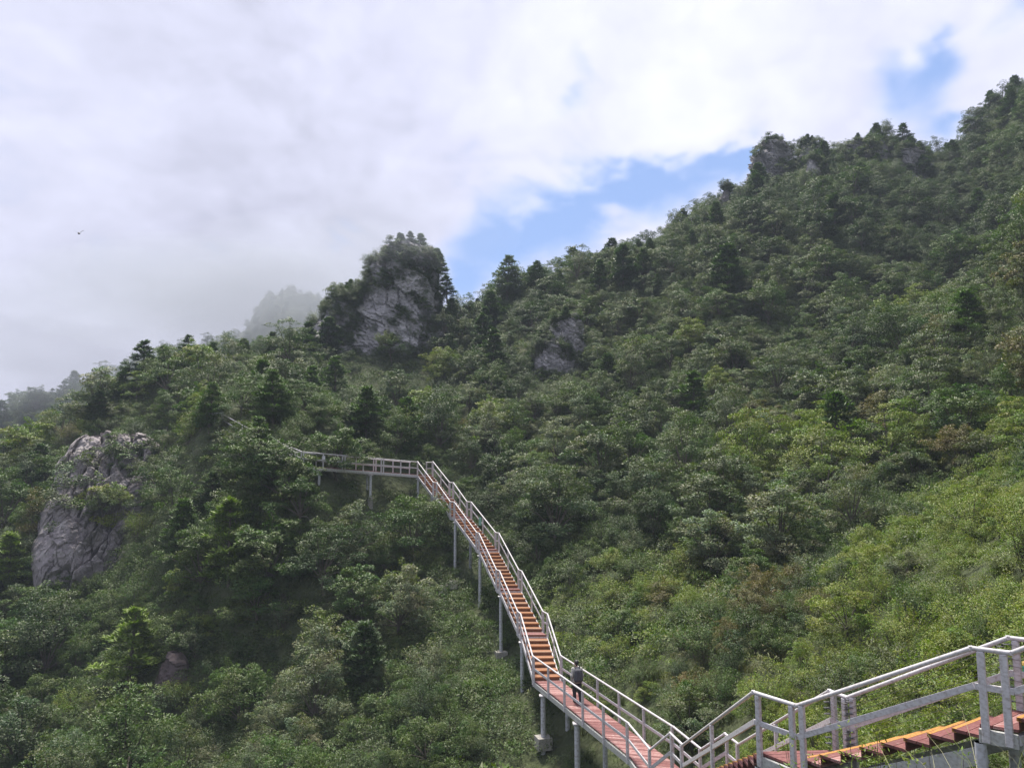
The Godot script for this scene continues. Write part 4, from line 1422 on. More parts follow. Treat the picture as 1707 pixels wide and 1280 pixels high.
func make_pine(sd: int, h: float, r: float, ragged: float, pads: float) -> Array:
	rng.seed = sd
	var crown := MB.new()
	var wood := MB.new()
	var lean := Vector3(rng.randf_range(-0.07, 0.07), 0, rng.randf_range(-0.07, 0.07)) * h
	wood.tube(Vector3(0, -0.7, 0), lean * 0.5 + Vector3(0, h * 0.5, 0), 0.024 * h, 0.016 * h, 7, Color.WHITE, false)
	wood.tube(lean * 0.5 + Vector3(0, h * 0.5, 0), lean + Vector3(0, h * 0.98, 0), 0.016 * h, 0.003 * h, 6, Color.WHITE, false)
	var y := h * 0.12
	var turn := rng.randf() * TAU
	while y < h * 0.985:
		var f := y / h
		var reach := r * (1.02 - pow(f, 1.35)) * (1.0 if f > 0.25 else 0.85) + 0.08 * r
		turn += 2.4 + rng.randf_range(-0.4, 0.4)
		if rng.randf() < ragged * 0.22:
			y += h * 0.02
			continue
		var ln := reach * rng.randf_range(1.0 - ragged * 0.65, 1.12)
		var o := lean * f + Vector3(0, y, 0)
		var d := Vector3(cos(turn), rng.randf_range(-0.05, 0.3) + 0.35 * f * f, sin(turn)).normalized()
		var tip := o + d * ln - Vector3(0, ln * 0.06, 0)
		wood.tube(o, tip, 0.006 * h, 0.002 * h, 4, Color.WHITE, false)
		var side := d.cross(Vector3.UP).normalized()
		var twigs := maxi(3, int(ln / (0.15 * pads)))
		for k in twigs:
			var g := 0.18 + 0.82 * float(k + 1) / twigs
			for s in [-1.0, 1.0]:
				var w: float = ln * 0.46 * (1.15 - g * 0.8) * rng.randf_range(0.5, 1.15)
				var c: Vector3 = o.lerp(tip, g) + side * s * w * 0.55 + d * w * 0.3 + Vector3(0, rng.randf_range(-0.06, 0.12), 0)
				tuft(crown, c, (d * 0.7 + side * s + Vector3(0, 0.3, 0)).normalized(), maxf(w, 0.16), 10, pads)
		tuft(crown, tip, (d + Vector3(0, 0.4, 0)).normalized(), 0.22 * pads, 12, pads)
		y += h * rng.randf_range(0.009, 0.02) * (1.0 if f < 0.75 else 1.1)
	tuft(crown, lean + Vector3(0, h * 0.97, 0), Vector3.UP, 0.22, 22, pads)
	return [crown.mesh(), wood.mesh(), h, r]


func tuft(mb: MB, c: Vector3, dir: Vector3, size: float, count: int, pads: float) -> void:
	var k := rng.randf_range(0.7, 1.0)
	for i in count:
		var p := c + Vector3(rng.randfn(), rng.randfn() * 0.3, rng.randfn()) * size * 0.42
		var d := (dir + Vector3(rng.randfn(), rng.randfn() * 0.55 + 0.35, rng.randfn()) * 0.65).normalized()
		var o := (Vector3(0, 0.85, 0) + dir * 0.4 + Vector3(rng.randfn(), 0, rng.randfn()) * 0.3).normalized()
		var side := d.cross(o).normalized()
		mb.leaf(p, d, side, o, rng.randf_range(0.18, 0.3) * pads, 0.07 * pads, Color(k * rng.randf_range(0.85, 1.0), k, k * 0.9))


func make_herb(sd: int, r: float, count: int, leaf: float) -> ArrayMesh:
	rng.seed = sd
	var mb := MB.new()
	for i in 7:
		var t := rng.randf() * TAU
		var d := r * sqrt(rng.randf()) * 0.8
		spray(mb, Vector3(cos(t) * d, r * rng.randf_range(0.15, 0.55), sin(t) * d), Vector3(cos(t) * 0.4, 1, sin(t) * 0.4).normalized(), r * 0.42, 0.6, count / 7, leaf, leaf * 0.5, rng.randf_range(-1, 1))
	return mb.mesh()


func make_grass(sd: int, h: float, count: int, spread: float) -> ArrayMesh:
	rng.seed = sd
	var mb := MB.new()
	for i in count:
		var t := rng.randf() * TAU
		var b := Vector3(cos(t), 0, sin(t)) * spread * sqrt(rng.randf())
		var bend := Vector3(rng.randfn(), 0, rng.randfn()) * 0.38
		var hh := h * rng.randf_range(0.5, 1.1)
		var pts := []
		for k in 4:
			var f := k / 3.0
			pts.append(b + Vector3(0, hh * f * (1.0 - 0.22 * f), 0) + bend * hh * f * f)
		mb.blade(pts, 0.014, Vector3(cos(t + 1.3), 0, sin(t + 1.3)), shade_of(rng.randf_range(-1, 1)))
	return mb.mesh()


func project(p: Vector3) -> Vector3:
	# where the photographer's view meets a point: picture fractions (0..1) and distance; used to choose what needs building and to word labels
	var q := cam.transform.affine_inverse() * p
	var d := -q.z
	var k := 0.5 / tan(deg_to_rad(cam.fov) * 0.5)
	return Vector3(0.5 + q.x / d * k / 1.3351, 0.5 - q.y / d * k, d)


var plants := []   # {kind, pos, h, r, tone, proto, turn}
var cellsize := 4.0
var near_cells := {}


func crowded(x: float, z: float, r: float, f: float) -> bool:
	var cx := int(floor(x / cellsize))
	var cz := int(floor(z / cellsize))
	for i in range(cx - 1, cx + 2):
		for k in range(cz - 1, cz + 2):
			for p in near_cells.get(Vector2i(i, k), []):
				if Vector2(p.x - x, p.z - z).length() < (p.y + r) * f:
					return true
	return false


func fits(pos: Vector3, h: float, r: float) -> bool:
	for p in deck_points:
		var d := Vector2(p.x - pos.x, p.z - pos.z).length()
		if d < r + 0.75 and pos.y + h > p.y - 0.25:
			return false
	for p in PILLARS:
		if h > 0.95 and Vector2(p[0].x - pos.x, p[0].z + 0.9 - pos.z).length() < r + 1.9:
			return false
	var me := project(pos + Vector3(0, h * 0.55, 0))
	if me.z < 1.0:
		return true
	var rad := r / me.z * 0.9
	for set_of in [deck_points, clear_points]:
		for p in set_of:
			var q := project(p + (Vector3(0, 0.35, 0) if set_of == deck_points else Vector3.ZERO))
			if q.z > me.z + 0.6 and absf(q.x - me.x) < rad * 0.72 and absf(q.y - me.y) < rad * 0.95 * h / (2.0 * r) + 0.004:
				return false
	return true


func plant(kind: String, pos: Vector3, h: float, tone: String, forced := false) -> bool:
	var r := h * {"tree": 0.52, "pine": 0.41, "shrub": 0.62}[kind] as float
	if not forced:
		if not fits(pos, h, r):
			return false
	plants.append({"kind": kind, "pos": pos, "h": h, "r": r, "tone": tone, "turn": rng.randf() * TAU, "wide": rng.randf_range(0.88, 1.14)})
	var key := Vector2i(int(floor(pos.x / cellsize)), int(floor(pos.z / cellsize)))
	if not near_cells.has(key):
		near_cells[key] = []
	near_cells[key].append(Vector3(pos.x, r, pos.z))
	return true


func patch_at(x: float, z: float) -> Array:
	var best := []
	var most := 0.0
	for p in PATCHES:
		var d: float = (p[0] as Vector2).distance_to(Vector2(x, z)) / p[1]
		var w := 1.0 - d * d + 0.35 * noise.get_noise_2d(x * 5.0 + 300.0, z * 5.0)
		if w > most:
			most = w
			best = p
	return best


func pick_tone(x: float, z: float, patch: Array) -> String:
	if patch.size() and rng.randf() < patch[3]:
		return patch[2]
	var n := noise.get_noise_2d(x * 2.2 + 700.0, z * 2.2) + rng.randf_range(-0.25, 0.25)
	var far := Vector2(x, z).length()
	if far > 95.0:
		return "dark" if n < 0.05 else ("grey" if n < 0.3 else "green")
	if n < -0.3:
		return "dark"
	if n < -0.05:
		return "green"
	if n < 0.15:
		return "grey"
	if n < 0.28:
		return "silver" if x > -12.0 or rng.randf() < 0.4 else "green"
	if n < 0.42:
		return "lime"
	return "rust" if rng.randf() < 0.3 else "green"


func in_sight(x: float, z: float) -> bool:
	var d := -z
	return d > 5.0 and absf(x) < d * 0.76 + 6.0


func scatter() -> void:
	rng.seed = 4242
	for c in CHOSEN:
		plant(c[0], Vector3(c[1].x, ground(c[1].x, c[1].y), c[1].y), c[2], c[3], true)
	for c in CLEFT:
		var p: Vector3 = c[1]
		var to_eye := -p.normalized() * 0.3
		for col in rock_columns:
			for k in 40:
				var rel: Vector3 = p - col[0]
				var ra := column_at(col[1], rel.y)
				if c[0] == "pine" and rel.y > 12.0:
					break
				if Vector2((rel.x - ra.z) / (ra.x * 0.98), rel.z / (ra.y * 0.98)).length() > 1.0:
					break
				p += to_eye
		plant(c[0], p, c[2], c[3], true)
	for col in rock_columns:
		var tall: float = col[1][col[1].size() - 1][0]
		for i in int(tall * 13.0):
			var t := rng.randf_range(0.02, 0.98) * PI
			var hy := rng.randf_range(0.5, tall - 0.5)
			var ra := column_at(col[1], hy)
			var p: Vector3 = col[0] + Vector3(cos(t) * ra.x * 0.97 + ra.z, hy - 0.5, sin(t) * ra.y * 0.97)
			var bare := hy < 0.62 * tall and cos(t) < 0.45 and cos(t) > -0.75
			if noise.get_noise_3dv(p * 9.0) < (0.12 if bare else -0.3):
				continue
			plant("shrub", p, rng.randf_range(0.9, 2.2), ["green", "dark", "dark", "grey"][rng.randi() % 4], true)
		for i in 26:
			var t := rng.randf() * TAU
			var k := sqrt(rng.randf())
			var hy := tall + 0.2 - 0.2 * tall * k * k if tall > 15.0 else tall * (1.0 - 0.9 * k)
			var ra := column_at(col[1], hy)
			plant("pine" if rng.randf() < 0.75 else "shrub", col[0] + Vector3(cos(t) * ra.x * k + ra.z, hy - 0.5, sin(t) * ra.y * k), rng.randf_range(1.8, 2.6) + 1.9 * rng.randf() * rng.randf(), "dark" if rng.randf() < 0.6 else "green", true)
	var z := -8.0
	# trees first, then shrubs in the gaps
	for layer in 3:
		var step: float = [2.8, 2.3, 1.9][layer]
		z = -6.0
		while z > -228.0:
			var x := -0.78 * -z - 6.0
			while x < 0.78 * -z + 6.0:
				var px := x + rng.randf_range(-0.5, 0.5) * step
				var pz := z + rng.randf_range(-0.5, 0.5) * step
				x += step
				if not in_sight(px, pz):
					continue
				var far := -pz
				if far > 155.0 and px > -30.0:
					continue
				var y := ground(px, pz)
				var pt := patch_at(px, pz)
				var size: float = pt[4] if pt.size() else 1.0
				var trees: float = pt[5] if pt.size() else 0.75
				if far > 172.0 and y > 12.0:
					size = 0.1
				if far < 40.0:
					size = minf(size, 0.62)
					trees = minf(trees, 0.12)
				var tone := pick_tone(px, pz, pt)
				if layer == 0:
					if rng.randf() > trees:
						continue
					var west := px < -6.0
					var kind := "pine" if rng.randf() < (0.15 if west or far > 100.0 else 0.05) else "tree"
					var h := (2.4 + 3.2 * pow(rng.randf(), 1.3)) * (0.75 + 0.25 * size) * (1.15 if west else 1.0) * (0.72 if far < 46.0 and px > 4.0 else 1.0) * (0.5 if far > 172.0 else 1.0) * (0.82 if far > 118.0 else 1.0)
					if kind == "pine":
						h *= 1.1
						tone = ["dark", "dark", "green", "lime"][rng.randi() % 4] if far < 70.0 else "dark"
					if crowded(px, pz, h * (0.5 if kind == "tree" else 0.34), 0.46):
						continue
					plant(kind, Vector3(px, y, pz), h, tone)
				else:
					if rng.randf() > (0.8 if layer == 1 else 0.9):
						continue
					if layer == 2 and far > 100.0 and rng.randf() < 0.4:
						continue
					var h := rng.randf_range(1.4, 2.9) * (0.45 + 0.55 * size) * (0.72 if layer == 2 else 1.0)
					if crowded(px, pz, h * 0.6, 0.36):
						continue
					plant("shrub", Vector3(px, y - 0.1, pz), h, tone)
			z -= step


const VW := 320
const VH := 240

func find_visible() -> void:
	# a coarse depth picture: which plants show, and by how much
	var depth := PackedFloat32Array()
	depth.resize(VW * VH)
	depth.fill(1e9)
	var owner := PackedInt32Array()
	owner.resize(VW * VH)
	owner.fill(-1)
	for i in plants.size():
		var p: Dictionary = plants[i]
		p.shown = 0
		var c: Vector3 = p.pos + Vector3(0, p.h * 0.58, 0)
		var q := project(c)
		p.at = q
		if q.z < 1.0 or q.x < -0.1 or q.x > 1.1 or q.y < -0.1 or q.y > 1.15:
			continue
		# hidden behind the ground?
		var blocked := false
		var top: Vector3 = p.pos + Vector3(0, p.h, 0)
		var n := int(q.z / 1.5)
		for k in range(2, n - 1):
			var s := top * (float(k) / n)
			if ground(s.x, s.z) > s.y:
				blocked = true
				break
		if blocked:
			continue
		var ry: float = p.h * 0.45 / q.z * VH * 1.0027
		var rx: float = p.r * 0.85 / q.z * VH * 1.0027
		var cx := q.x * VW
		var cy := q.y * VH
		for yy in range(maxi(0, int(cy - ry)), mini(VH - 1, int(cy + ry)) + 1):
			for xx in range(maxi(0, int(cx - rx)), mini(VW - 1, int(cx + rx)) + 1):
				var ex := (xx + 0.5 - cx) / maxf(rx, 0.5)
				var ey := (yy + 0.5 - cy) / maxf(ry, 0.5)
				if ex * ex + ey * ey > 1.0:
					continue
				var d: float = q.z - p.r * 0.5 * (1.0 - ex * ex - ey * ey)
				var k := yy * VW + xx
				if d < depth[k]:
					depth[k] = d
					owner[k] = i
	for k in VW * VH:
		if owner[k] >= 0:
			plants[owner[k]].shown += 1


func ordinal(i: int) -> String:
	var w := ["nearest", "second nearest", "third nearest", "fourth nearest", "fifth nearest", "sixth nearest", "seventh nearest", "eighth nearest", "ninth nearest", "tenth nearest"]
	return w[i] if i < w.size() else "%dth nearest" % (i + 1)


func word_labels(chosen: Array) -> void:
	var marks := []
	for l in LANDMARKS:
		marks.append([l[0], project(l[1])])
	var heaps := {}
	for p in chosen:
		var best := 1e9
		var name_of := ""
		var dx := 0.0
		var dy := 0.0
		for m in marks:
			var ex: float = (p.at.x - m[1].x) * 1.335
			var ey: float = p.at.y - m[1].y
			var d := Vector2(ex, ey).length()
			if d < best:
				best = d
				name_of = m[0]
				dx = ex
				dy = ey
		var where := ""
		if best < 0.012:
			where = "at"
		elif absf(dx) > 2.2 * absf(dy):
			where = "right of" if dx > 0 else "left of"
		elif absf(dy) > 2.2 * absf(dx):
			where = "below" if dy > 0 else "above"
		else:
			where = ("below" if dy > 0 else "above") + " and " + ("right of" if dx > 0 else "left of")
		var big: float = p.h / {"tree": 3.9, "pine": 4.3, "shrub": 1.9}[p.kind]
		var size := "large " if big > 1.22 else ("small " if big < 0.8 else "")
		var what: String = size + TONE_WORDS[p.tone] + " " + {"tree": "broadleaf tree", "pine": "pine", "shrub": "shrub"}[p.kind]
		var key := what + "|" + where + " " + name_of
		if not heaps.has(key):
			heaps[key] = []
		heaps[key].append([best, p])
	for key in heaps:
		var list: Array = heaps[key]
		list.sort_custom(func(a, b): return a[0] < b[0])
		var cut: PackedStringArray = key.split("|")
		for i in list.size():
			list[i][1].label = cut[0] + (", " if list.size() == 1 else ", " + ordinal(i) + " ") + cut[1]


func grow() -> void:
	var protos := {"tree": [], "pine": [], "shrub": []}
	for k in 10:
		protos.tree.append(make_broadleaf(500 + k, 4.0, [2.1, 2.3, 1.8, 2.2, 2.0][k % 5], 13 + k % 4, 95, 0.1 + 0.008 * (k % 4), [0.42, 0.55, 0.5, 0.36, 0.65][k % 5]))
	for k in 5:
		protos.shrub.append(make_broadleaf(600 + k, 2.0, 1.25, 11 + k % 3, 80, 0.068 + 0.006 * (k % 3), [0.5, 0.65, 0.45, 0.6, 0.7][k]))
	for k in 5:
		protos.shrub.append(make_thicket(650 + k, 2.0, 1.25, 40 + 4 * k, 17, 0.075 + 0.006 * (k % 3)))
	for k in 6:
		protos.pine.append(make_pine(700 + k, 4.5, 1.6, [0.3, 0.6, 0.8, 0.45, 0.7, 0.9][k], [1.0, 1.1, 1.2, 0.95, 1.1, 1.15][k]))
	scatter()
	find_visible()
	rng.seed = 999
	var by_kind := {"tree": [], "pine": [], "shrub": []}
	for p in plants:
		by_kind[p.kind].append(p)
	var rest := {}
	var chosen := []
	for kind in by_kind:
		var list: Array = by_kind[kind]
		list.sort_custom(func(a, b): return a.shown > b.shown)
		var n := 0
		for p in list:
			p.proto = rng.randi() % protos[kind].size()
			if n < 300 and p.shown >= 4:
				n += 1
				chosen.append(p)
			else:
				var key: String = kind + str(p.proto)
				if not rest.has(key):
					rest[key] = []
				rest[key].append(p)
		print(kind, ": ", list.size(), " plants, ", n, " as things")
	word_labels(chosen)
	var names := {"tree": "broadleaf_tree", "pine": "pine_tree", "shrub": "shrub"}
	var cats := {"tree": "tree", "pine": "pine tree", "shrub": "shrub"}
	var groups := {"tree": "broadleaf trees on the mountainside", "pine": "pines on the mountainside", "shrub": "shrubs on the mountainside"}
	for p in chosen:
		var pr: Array = protos[p.kind][p.proto]
		var o := thing(names[p.kind], p.label, cats[p.kind], p.pos, groups[p.kind])
		o.transform = placed(p, pr)
		put("trunk" if p.kind != "shrub" else "stem", pr[1], M.bark, o)
		put("crown" if p.kind != "shrub" else "foliage", pr[0], leafmat[p.tone], o)
	var wood := Node3D.new()
	wood.name = "woodland"
	wood.set_meta("kind", "stuff")
	add_child(wood)
	for key in rest:
		var list: Array = rest[key]
		var kind: String = key.rstrip("0123456789")
		var pr: Array = protos[kind][int(key.substr(kind.length()))]
		var tf := []
		var cl := []
		for p in list:
			tf.append(placed(p, pr))
			cl.append(TONES[p.tone])
		many("foliage", pr[0], leafmat.white, tf, cl, wood)
		if kind == "pine":
			many("trunk", pr[1], M.bark, tf, [], wood)


func placed(p: Dictionary, pr: Array) -> Transform3D:
	var s: float = p.h / pr[2]
	var w: float = p.r / pr[3] * p.wide
	return Transform3D(Basis.from_euler(Vector3(0, p.turn, 0)) * Basis.from_scale(Vector3(w, s, w)), p.pos)


func many(called: String, mesh: Mesh, mat: Material, tf: Array, cl: Array, parent: Node) -> void:
	if tf.is_empty():
		return
	var mm := MultiMesh.new()
	mm.transform_format = MultiMesh.TRANSFORM_3D
	mm.use_colors = cl.size() > 0
	mm.mesh = mesh
	mm.instance_count = tf.size()
	for i in tf.size():
		mm.set_instance_transform(i, tf[i])
		if cl.size():
			mm.set_instance_color(i, cl[i])
	var o := MultiMeshInstance3D.new()
	o.name = called
	o.multimesh = mm
	o.material_override = mat
	o.set_meta("kind", "stuff")
	parent.add_child(o, true)


func undergrowth() -> void:
	rng.seed = 77
	var herbs := []
	for k in 4:
		herbs.append(make_herb(800 + k, 0.75, 360, 0.085))
	var fine := []
	for k in 3:
		fine.append(make_herb(820 + k, 0.55, 420, 0.05))
	var grass := make_grass(840, 0.55, 90, 0.4)
	var tf := [[], [], [], [], [], [], [], []]
	var cl := [[], [], [], [], [], [], [], []]
	var z := -5.0
	while z > -150.0:
		var step := 0.5 if z > -26.0 else (0.66 if z > -60.0 else 0.95)
		var x := -0.74 * -z - 4.0
		while x < 0.74 * -z + 4.0:
			var px := x + rng.randf_range(-0.5, 0.5) * step
			var pz := z + rng.randf_range(-0.5, 0.5) * step
			x += step
			if pz > -44.0 and px < -pz * 0.74 - 1e9:
				continue
			var y := ground(px, pz)
			var q := project(Vector3(px, y + 0.4, pz))
			if q.z < 2.0 or q.x < -0.06 or q.x > 1.06 or q.y > 1.12:
				continue
			var ok := true
			for p in deck_points:
				if absf(p.x - px) < 1.5 and absf(p.z - pz) < 1.5 and y + 0.75 > p.y - 0.2:
					ok = false
					break
			for p in PILLARS:
				if absf(p[0].x - px) < 0.55 and pz > p[0].z - 0.5 and pz < p[0].z + 1.3:
					ok = false
			if not ok:
				continue
			var pt := patch_at(px, pz)
			var tone: Color = TONES[pick_tone(px, pz, pt)]
			tone = tone.lerp(TONES["green"], 0.4) * rng.randf_range(0.8, 1.1)
			var s := rng.randf_range(0.75, 1.5)
			var basis := Basis.from_euler(Vector3(rng.randf_range(-0.2, 0.2), rng.randf() * TAU, rng.randf_range(-0.2, 0.2)))
			var steep := absf(ground(px, pz + 0.7) - ground(px, pz - 0.7)) / 1.4
			if steep > 1.0 and rng.randf() < 0.75 and x > px - step:
				x -= step * clampf(0.3 * steep, 0.3, 0.8)
			var k := rng.randi() % 4
			if z > -34.0:
				k = 4 + rng.randi() % 3
				if rng.randf() < 0.3:
					k = 7
					tone = tone.lerp(Color(0.2, 0.19, 0.09), rng.randf() * 0.6)
			tf[k].append(Transform3D(basis.scaled(Vector3(s, s * rng.randf_range(0.8, 1.3), s)), Vector3(px, y - 0.05, pz)))
			cl[k].append(tone)
		z -= step
	var o := Node3D.new()
	o.name = "undergrowth"
	o.set_meta("kind", "stuff")
	add_child(o)
	for k in 4:
		many("leaves", herbs[k], leafmat.white, tf[k], cl[k], o)
	for k in 3:
		many("leaves", fine[k], leafmat.white, tf[4 + k], cl[4 + k], o)
	many("grass", grass, leafmat.white, tf[7], cl[7], o)
	print("undergrowth: ", tf.reduce(func(a, b): return a + b.size(), 0))


func weeds_by_stairs() -> void:
	# long dry stalks and leafy weeds in front of the near flight
	rng.seed = 31
	var dry := plain(Color(0.3, 0.3, 0.17), 0.7)
	dry.vertex_color_use_as_albedo = true
	var spots := [[4.9, -9.2, 0.95], [5.45, -9.0, 1.1], [5.95, -8.8, 0.95], [4.6, -9.9, 0.75], [4.2, -10.5, 0.62]]
	var words := ["long bowed dry grass stalks under the middle of the near flight", "tallest arching grass stalks crossing the near stringer", "grass stalks by the top landing's beam", "short grass tuft under the lower near steps", "sparse grass tuft near the square middle landing"]
	for i in spots.size():
		var s: Array = spots[i]
		var g := ground(s[0], s[1])
		var o := thing("grass_tuft", words[i], "grass tuft", Vector3(s[0], g, s[1]), "long grass by the near stairs")
		var top: float = maxf(0.9, -2.45 - g) * s[2]
		for b in 24:
			var mb := MB.new()
			var t := rng.randf() * TAU
			var bend := Vector3(cos(t), 0, sin(t)) * rng.randf_range(0.3, 0.9)
			var hh := top * rng.randf_range(0.65, 1.15)
			var root := Vector3(rng.randfn(), 0, rng.randfn()) * 0.12
			var pts := []
			for k in 8:
				var f := k / 7.0
				pts.append(root + Vector3(0, hh * f * (1.15 - 0.42 * f * f), 0) + bend * hh * 0.8 * f * f)
			mb.blade(pts, 0.016, Vector3(-bend.z, 0, bend.x).normalized(), Color.WHITE)
			put("blade", mb, dry if rng.randf() < 0.45 else leafmat.lime, o)
	var wp := [[4.5, -10.1, 1.1, "leafy yellow-green weed at the foot of the near steps"], [5.1, -9.6, 0.95, "bushy yellow-green weed under the middle near steps"], [4.0, -10.9, 0.95, "low weed beside the square middle landing"], [5.7, -9.3, 0.9, "weed between the arching grass stalks"], [6.3, -8.8, 0.85, "weed beyond the last grass stalks by the top landing"]]
	for w in wp:
		var g := ground(w[0], w[1])
		var o := thing("weed", w[3], "weed", Vector3(w[0], g, w[1]), "weeds by the near stairs")
		var mb := MB.new()
		var stems := MB.new()
		var hgt: float = maxf(0.5, -3.02 - g + rng.randf_range(-0.15, 0.1)) * 0.9 * w[2]
		for k in 16:
			var t := rng.randf() * TAU
			var tip := Vector3(cos(t) * 0.3, hgt * rng.randf_range(0.65, 1.0), sin(t) * 0.3)
			stems.tube(Vector3(cos(t), 0, sin(t)) * 0.05, tip, 0.006, 0.003, 4, Color.WHITE, false)
			for e in 4:
				spray(mb, tip * (0.55 + 0.15 * e), (Vector3(cos(t), 1.2, sin(t))).normalized(), 0.12, 0.8, 14, 0.06, 0.022, rng.randf_range(-1, 1))
		put("stem", stems, M.bark, o)
		put("foliage", mb, leafmat.lime, o)


# ---------------------------------------------------------------- air
func bank(at: Vector3, size: Vector3, density: float, turn := 0.0, shells := 5) -> void:
	# a drift of mist that thins towards its rim: nested clouds, each a little off the last one's centre
	for i in shells:
		var f := FogVolume.new()
		f.name = numbered("mist")
		f.shape = RenderingServer.FOG_VOLUME_SHAPE_ELLIPSOID
		f.size = size * (0.4 + 0.6 * (i + 1.0) / shells)
		var m := FogMaterial.new()
		m.density = density * 1.6 / shells
		m.albedo = Color(0.92, 0.955, 1.0)
		f.material = m
		f.position = at + Vector3(rng.randf_range(-0.1, 0.1) * size.x, rng.randf_range(-0.1, 0.1) * size.y, 0)
		f.rotation = Vector3(0, turn, rng.randf_range(-0.25, 0.25))
		f.set_meta("kind", "stuff")
		add_child(f)


func sky_picture() -> Image:
	var w := 2048
	var h := 1024
	var im := Image.create(w, h, false, Image.FORMAT_RGBF)
	var big := FastNoiseLite.new()
	big.seed = 5
	big.frequency = 1.0
	big.fractal_octaves = 3
	var mid := FastNoiseLite.new()
	mid.seed = 8
	mid.frequency = 2.6
	mid.fractal_octaves = 6
	mid.fractal_gain = 0.52
	# openings in the cloud: bearing, height (degrees), half widths, depth
	var gaps := [[3.1, 18.6, 5.8, 2.9, 1.20], [10.4, 21.1, 5.1, 2.1, 1.05], [15.7, 21.7, 2.7, 1.4, 0.80], [-1.5, 16.7, 2.9, 3.1, 0.80], [28.4, 25.2, 2.7, 2.7, 1.05], [30.7, 26.4, 1.6, 2.0, 0.60], [4.8, 27.0, 0.9, 1.2, 0.60], [6.2, 30.4, 0.9, 2.5, 0.50], [-4.0, 14.5, 2.0, 2.7, 0.80], [30.0, 21.4, 2.0, 1.3, 0.70], [34.9, 27.8, 1.8, 1.3, 0.60], [-14.5, 15.4, 1.6, 1.6, 0.40], [7.3, 19.1, 1.7, 1.0, -0.60], [13.5, 21.1, 1.6, 0.8, -0.40]]
	for iy in h:
		var el := (0.5 - (iy + 0.5) / h) * PI
		for ix in w:
			if el < -0.02:
				im.set_pixel(ix, iy, Color(0.1, 0.115, 0.1))
				continue
			var az := wrapf((ix + 0.5) / w * TAU, -PI, PI)
			var d := Vector3(sin(az) * cos(el), sin(el), -cos(az) * cos(el))
			var s := Vector3(d.x, d.y * 1.7, d.z)
			var warp := Vector3(mid.get_noise_3dv(s * 0.7 + Vector3(7, 0, 0)), mid.get_noise_3dv(s * 0.7 + Vector3(0, 9, 0)), 0) * 0.22
			var n := mid.get_noise_3dv(s * 1.3 + warp)
			var m: float = mid.get_noise_3dv(s * 3.1 + warp * 1.5 + Vector3(3, 3, 3))
			var fluff: float = mid.get_noise_3dv(s * 8.0 + warp * 3.0 + Vector3(1, 8, 2))
			var b := big.get_noise_3dv(s * 1.1)
			var cover := 0.92 + 0.4 * b + 0.32 * n
			var da := rad_to_deg(az) + 2.5 * n + 2.2 * m
			var de := rad_to_deg(el) + 2.4 * m + 1.0 * n
			for g in gaps:
				var ax: float = (da - g[0]) / g[2]
				var ay: float = (de - g[1]) / g[3]
				var q := ax * ax + ay * ay
				if q < 6.0:
					cover -= g[4] * exp(-q) * 1.0
			cover += 0.42 * m + 0.2 * fluff
			var c := smoothstep(-0.2, 0.8, cover)
			# thick cloud is greyer low in the west, brighter towards the veiled sun
			var sun := maxf(0.0, d.dot(Vector3(0.2, 0.62, -0.76).normalized()))
			var lum := 0.45 + 0.03 * smoothstep(0.0, 0.6, d.y) + 0.1 * pow(sun, 8.0) + 0.06 * n + 0.07 * m + 0.03 * fluff - 0.08 * smoothstep(0.2, 0.75, b * 0.5 + 0.5) + 0.1 * (1.0 - c)
			lum += 0.05 * clampf(d.x, -0.4, 0.4)
			var cloud := Color(lum * 0.92, lum * 0.935, lum * 1.16)
			var deep := smoothstep(0.0, 0.8, d.y)
			var blue := Color(lerpf(0.23, 0.13, deep), lerpf(0.33, 0.22, deep), lerpf(0.56, 0.45, deep))
			im.set_pixel(ix, iy, blue.lerp(cloud, c))
	return im


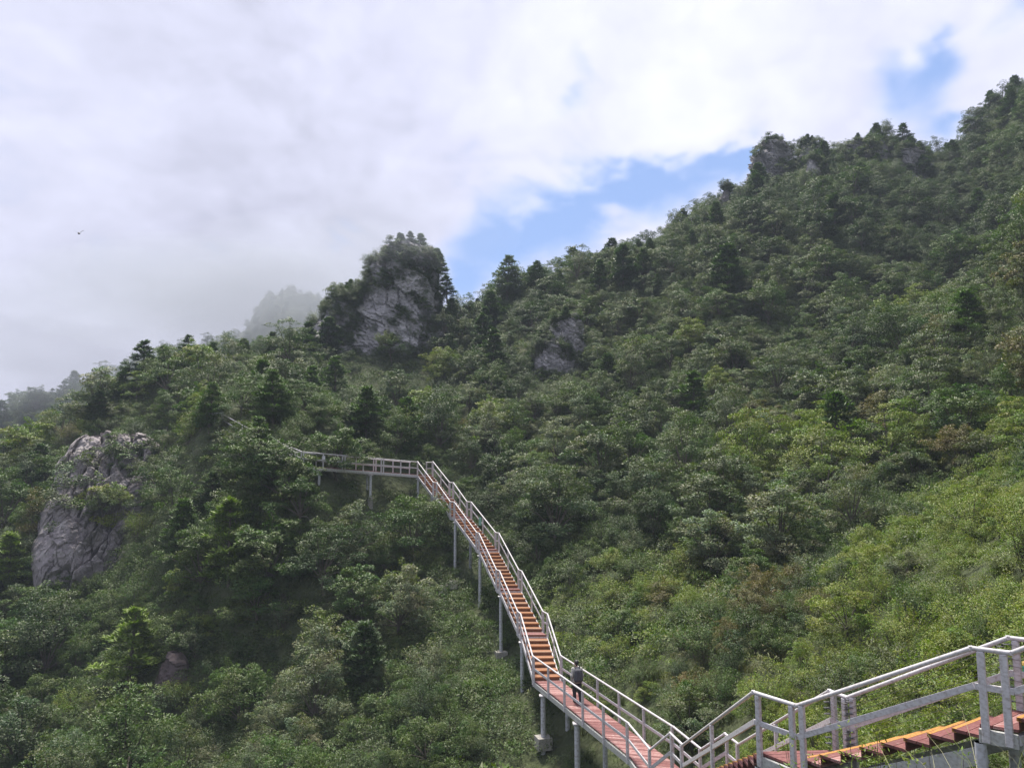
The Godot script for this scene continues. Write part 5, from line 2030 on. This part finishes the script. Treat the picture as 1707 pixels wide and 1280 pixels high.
func _ready() -> void:
	# camera, sky, sun, exposure
	cam = Camera3D.new()
	cam.name = "camera"
	cam.fov = 53.03
	cam.near = 0.1
	cam.far = 900.0
	cam.rotation.x = deg_to_rad(7.0)
	add_child(cam)
	noise.seed = 12
	noise.frequency = 0.02
	noise.fractal_octaves = 4
	var env := Environment.new()
	env.background_mode = Environment.BG_SKY
	var pano := PanoramaSkyMaterial.new()
	pano.panorama = ImageTexture.create_from_image(sky_picture())
	var sky := Sky.new()
	sky.sky_material = pano
	env.sky = sky
	env.tonemap_mode = Environment.TONE_MAPPER_LINEAR
	env.tonemap_exposure = 1.9
	env.sdfgi_enabled = true
	env.ssao_enabled = true
	env.ssil_enabled = true
	env.fog_enabled = true
	env.fog_light_color = Color(0.86, 0.92, 1.0)
	env.fog_density = 0.0005
	env.volumetric_fog_enabled = true
	env.volumetric_fog_density = 0.0
	var we := WorldEnvironment.new()
	we.name = "environment"
	we.environment = env
	add_child(we)
	var sun := DirectionalLight3D.new()
	sun.name = "sun"
	sun.light_energy = 1.4
	sun.light_color = Color(1.0, 0.97, 0.92)
	sun.light_angular_distance = 10.0
	sun.shadow_enabled = true
	sun.rotation_degrees = Vector3(-66, -160, 0)
	add_child(sun)
	# the land
	make_materials()
	solve_ground()
	make_heights()
	structure("terrain", ground_mesh(), M.ground)
	build_rocks()
	build_stairway()
	build_pillars()
	for n in ["A_top", "B_end", "D0", "F0", "l2a", "T", "W1"]:
		var a: Vector3 = STATION[n][0]
		print(n, " above ground ", a.y - ground(a.x, a.z))
	build_small_things()
	grow()
	undergrowth()
	weeds_by_stairs()
	# low cloud over the western valley, drifting against the tower
	rng.seed = 5
	bank(Vector3(-92, 21, -136), Vector3(130, 28, 24), 0.014, 0.2, 6)
	bank(Vector3(-64, 40, -172), Vector3(100, 26, 50), 0.025, 0.1, 5)
	bank(Vector3(-40, 47, -160), Vector3(60, 16, 40), 0.012, 0.1, 4)
	bank(Vector3(-15, 33, -97), Vector3(30, 13, 10), 0.016, 0.0, 3)
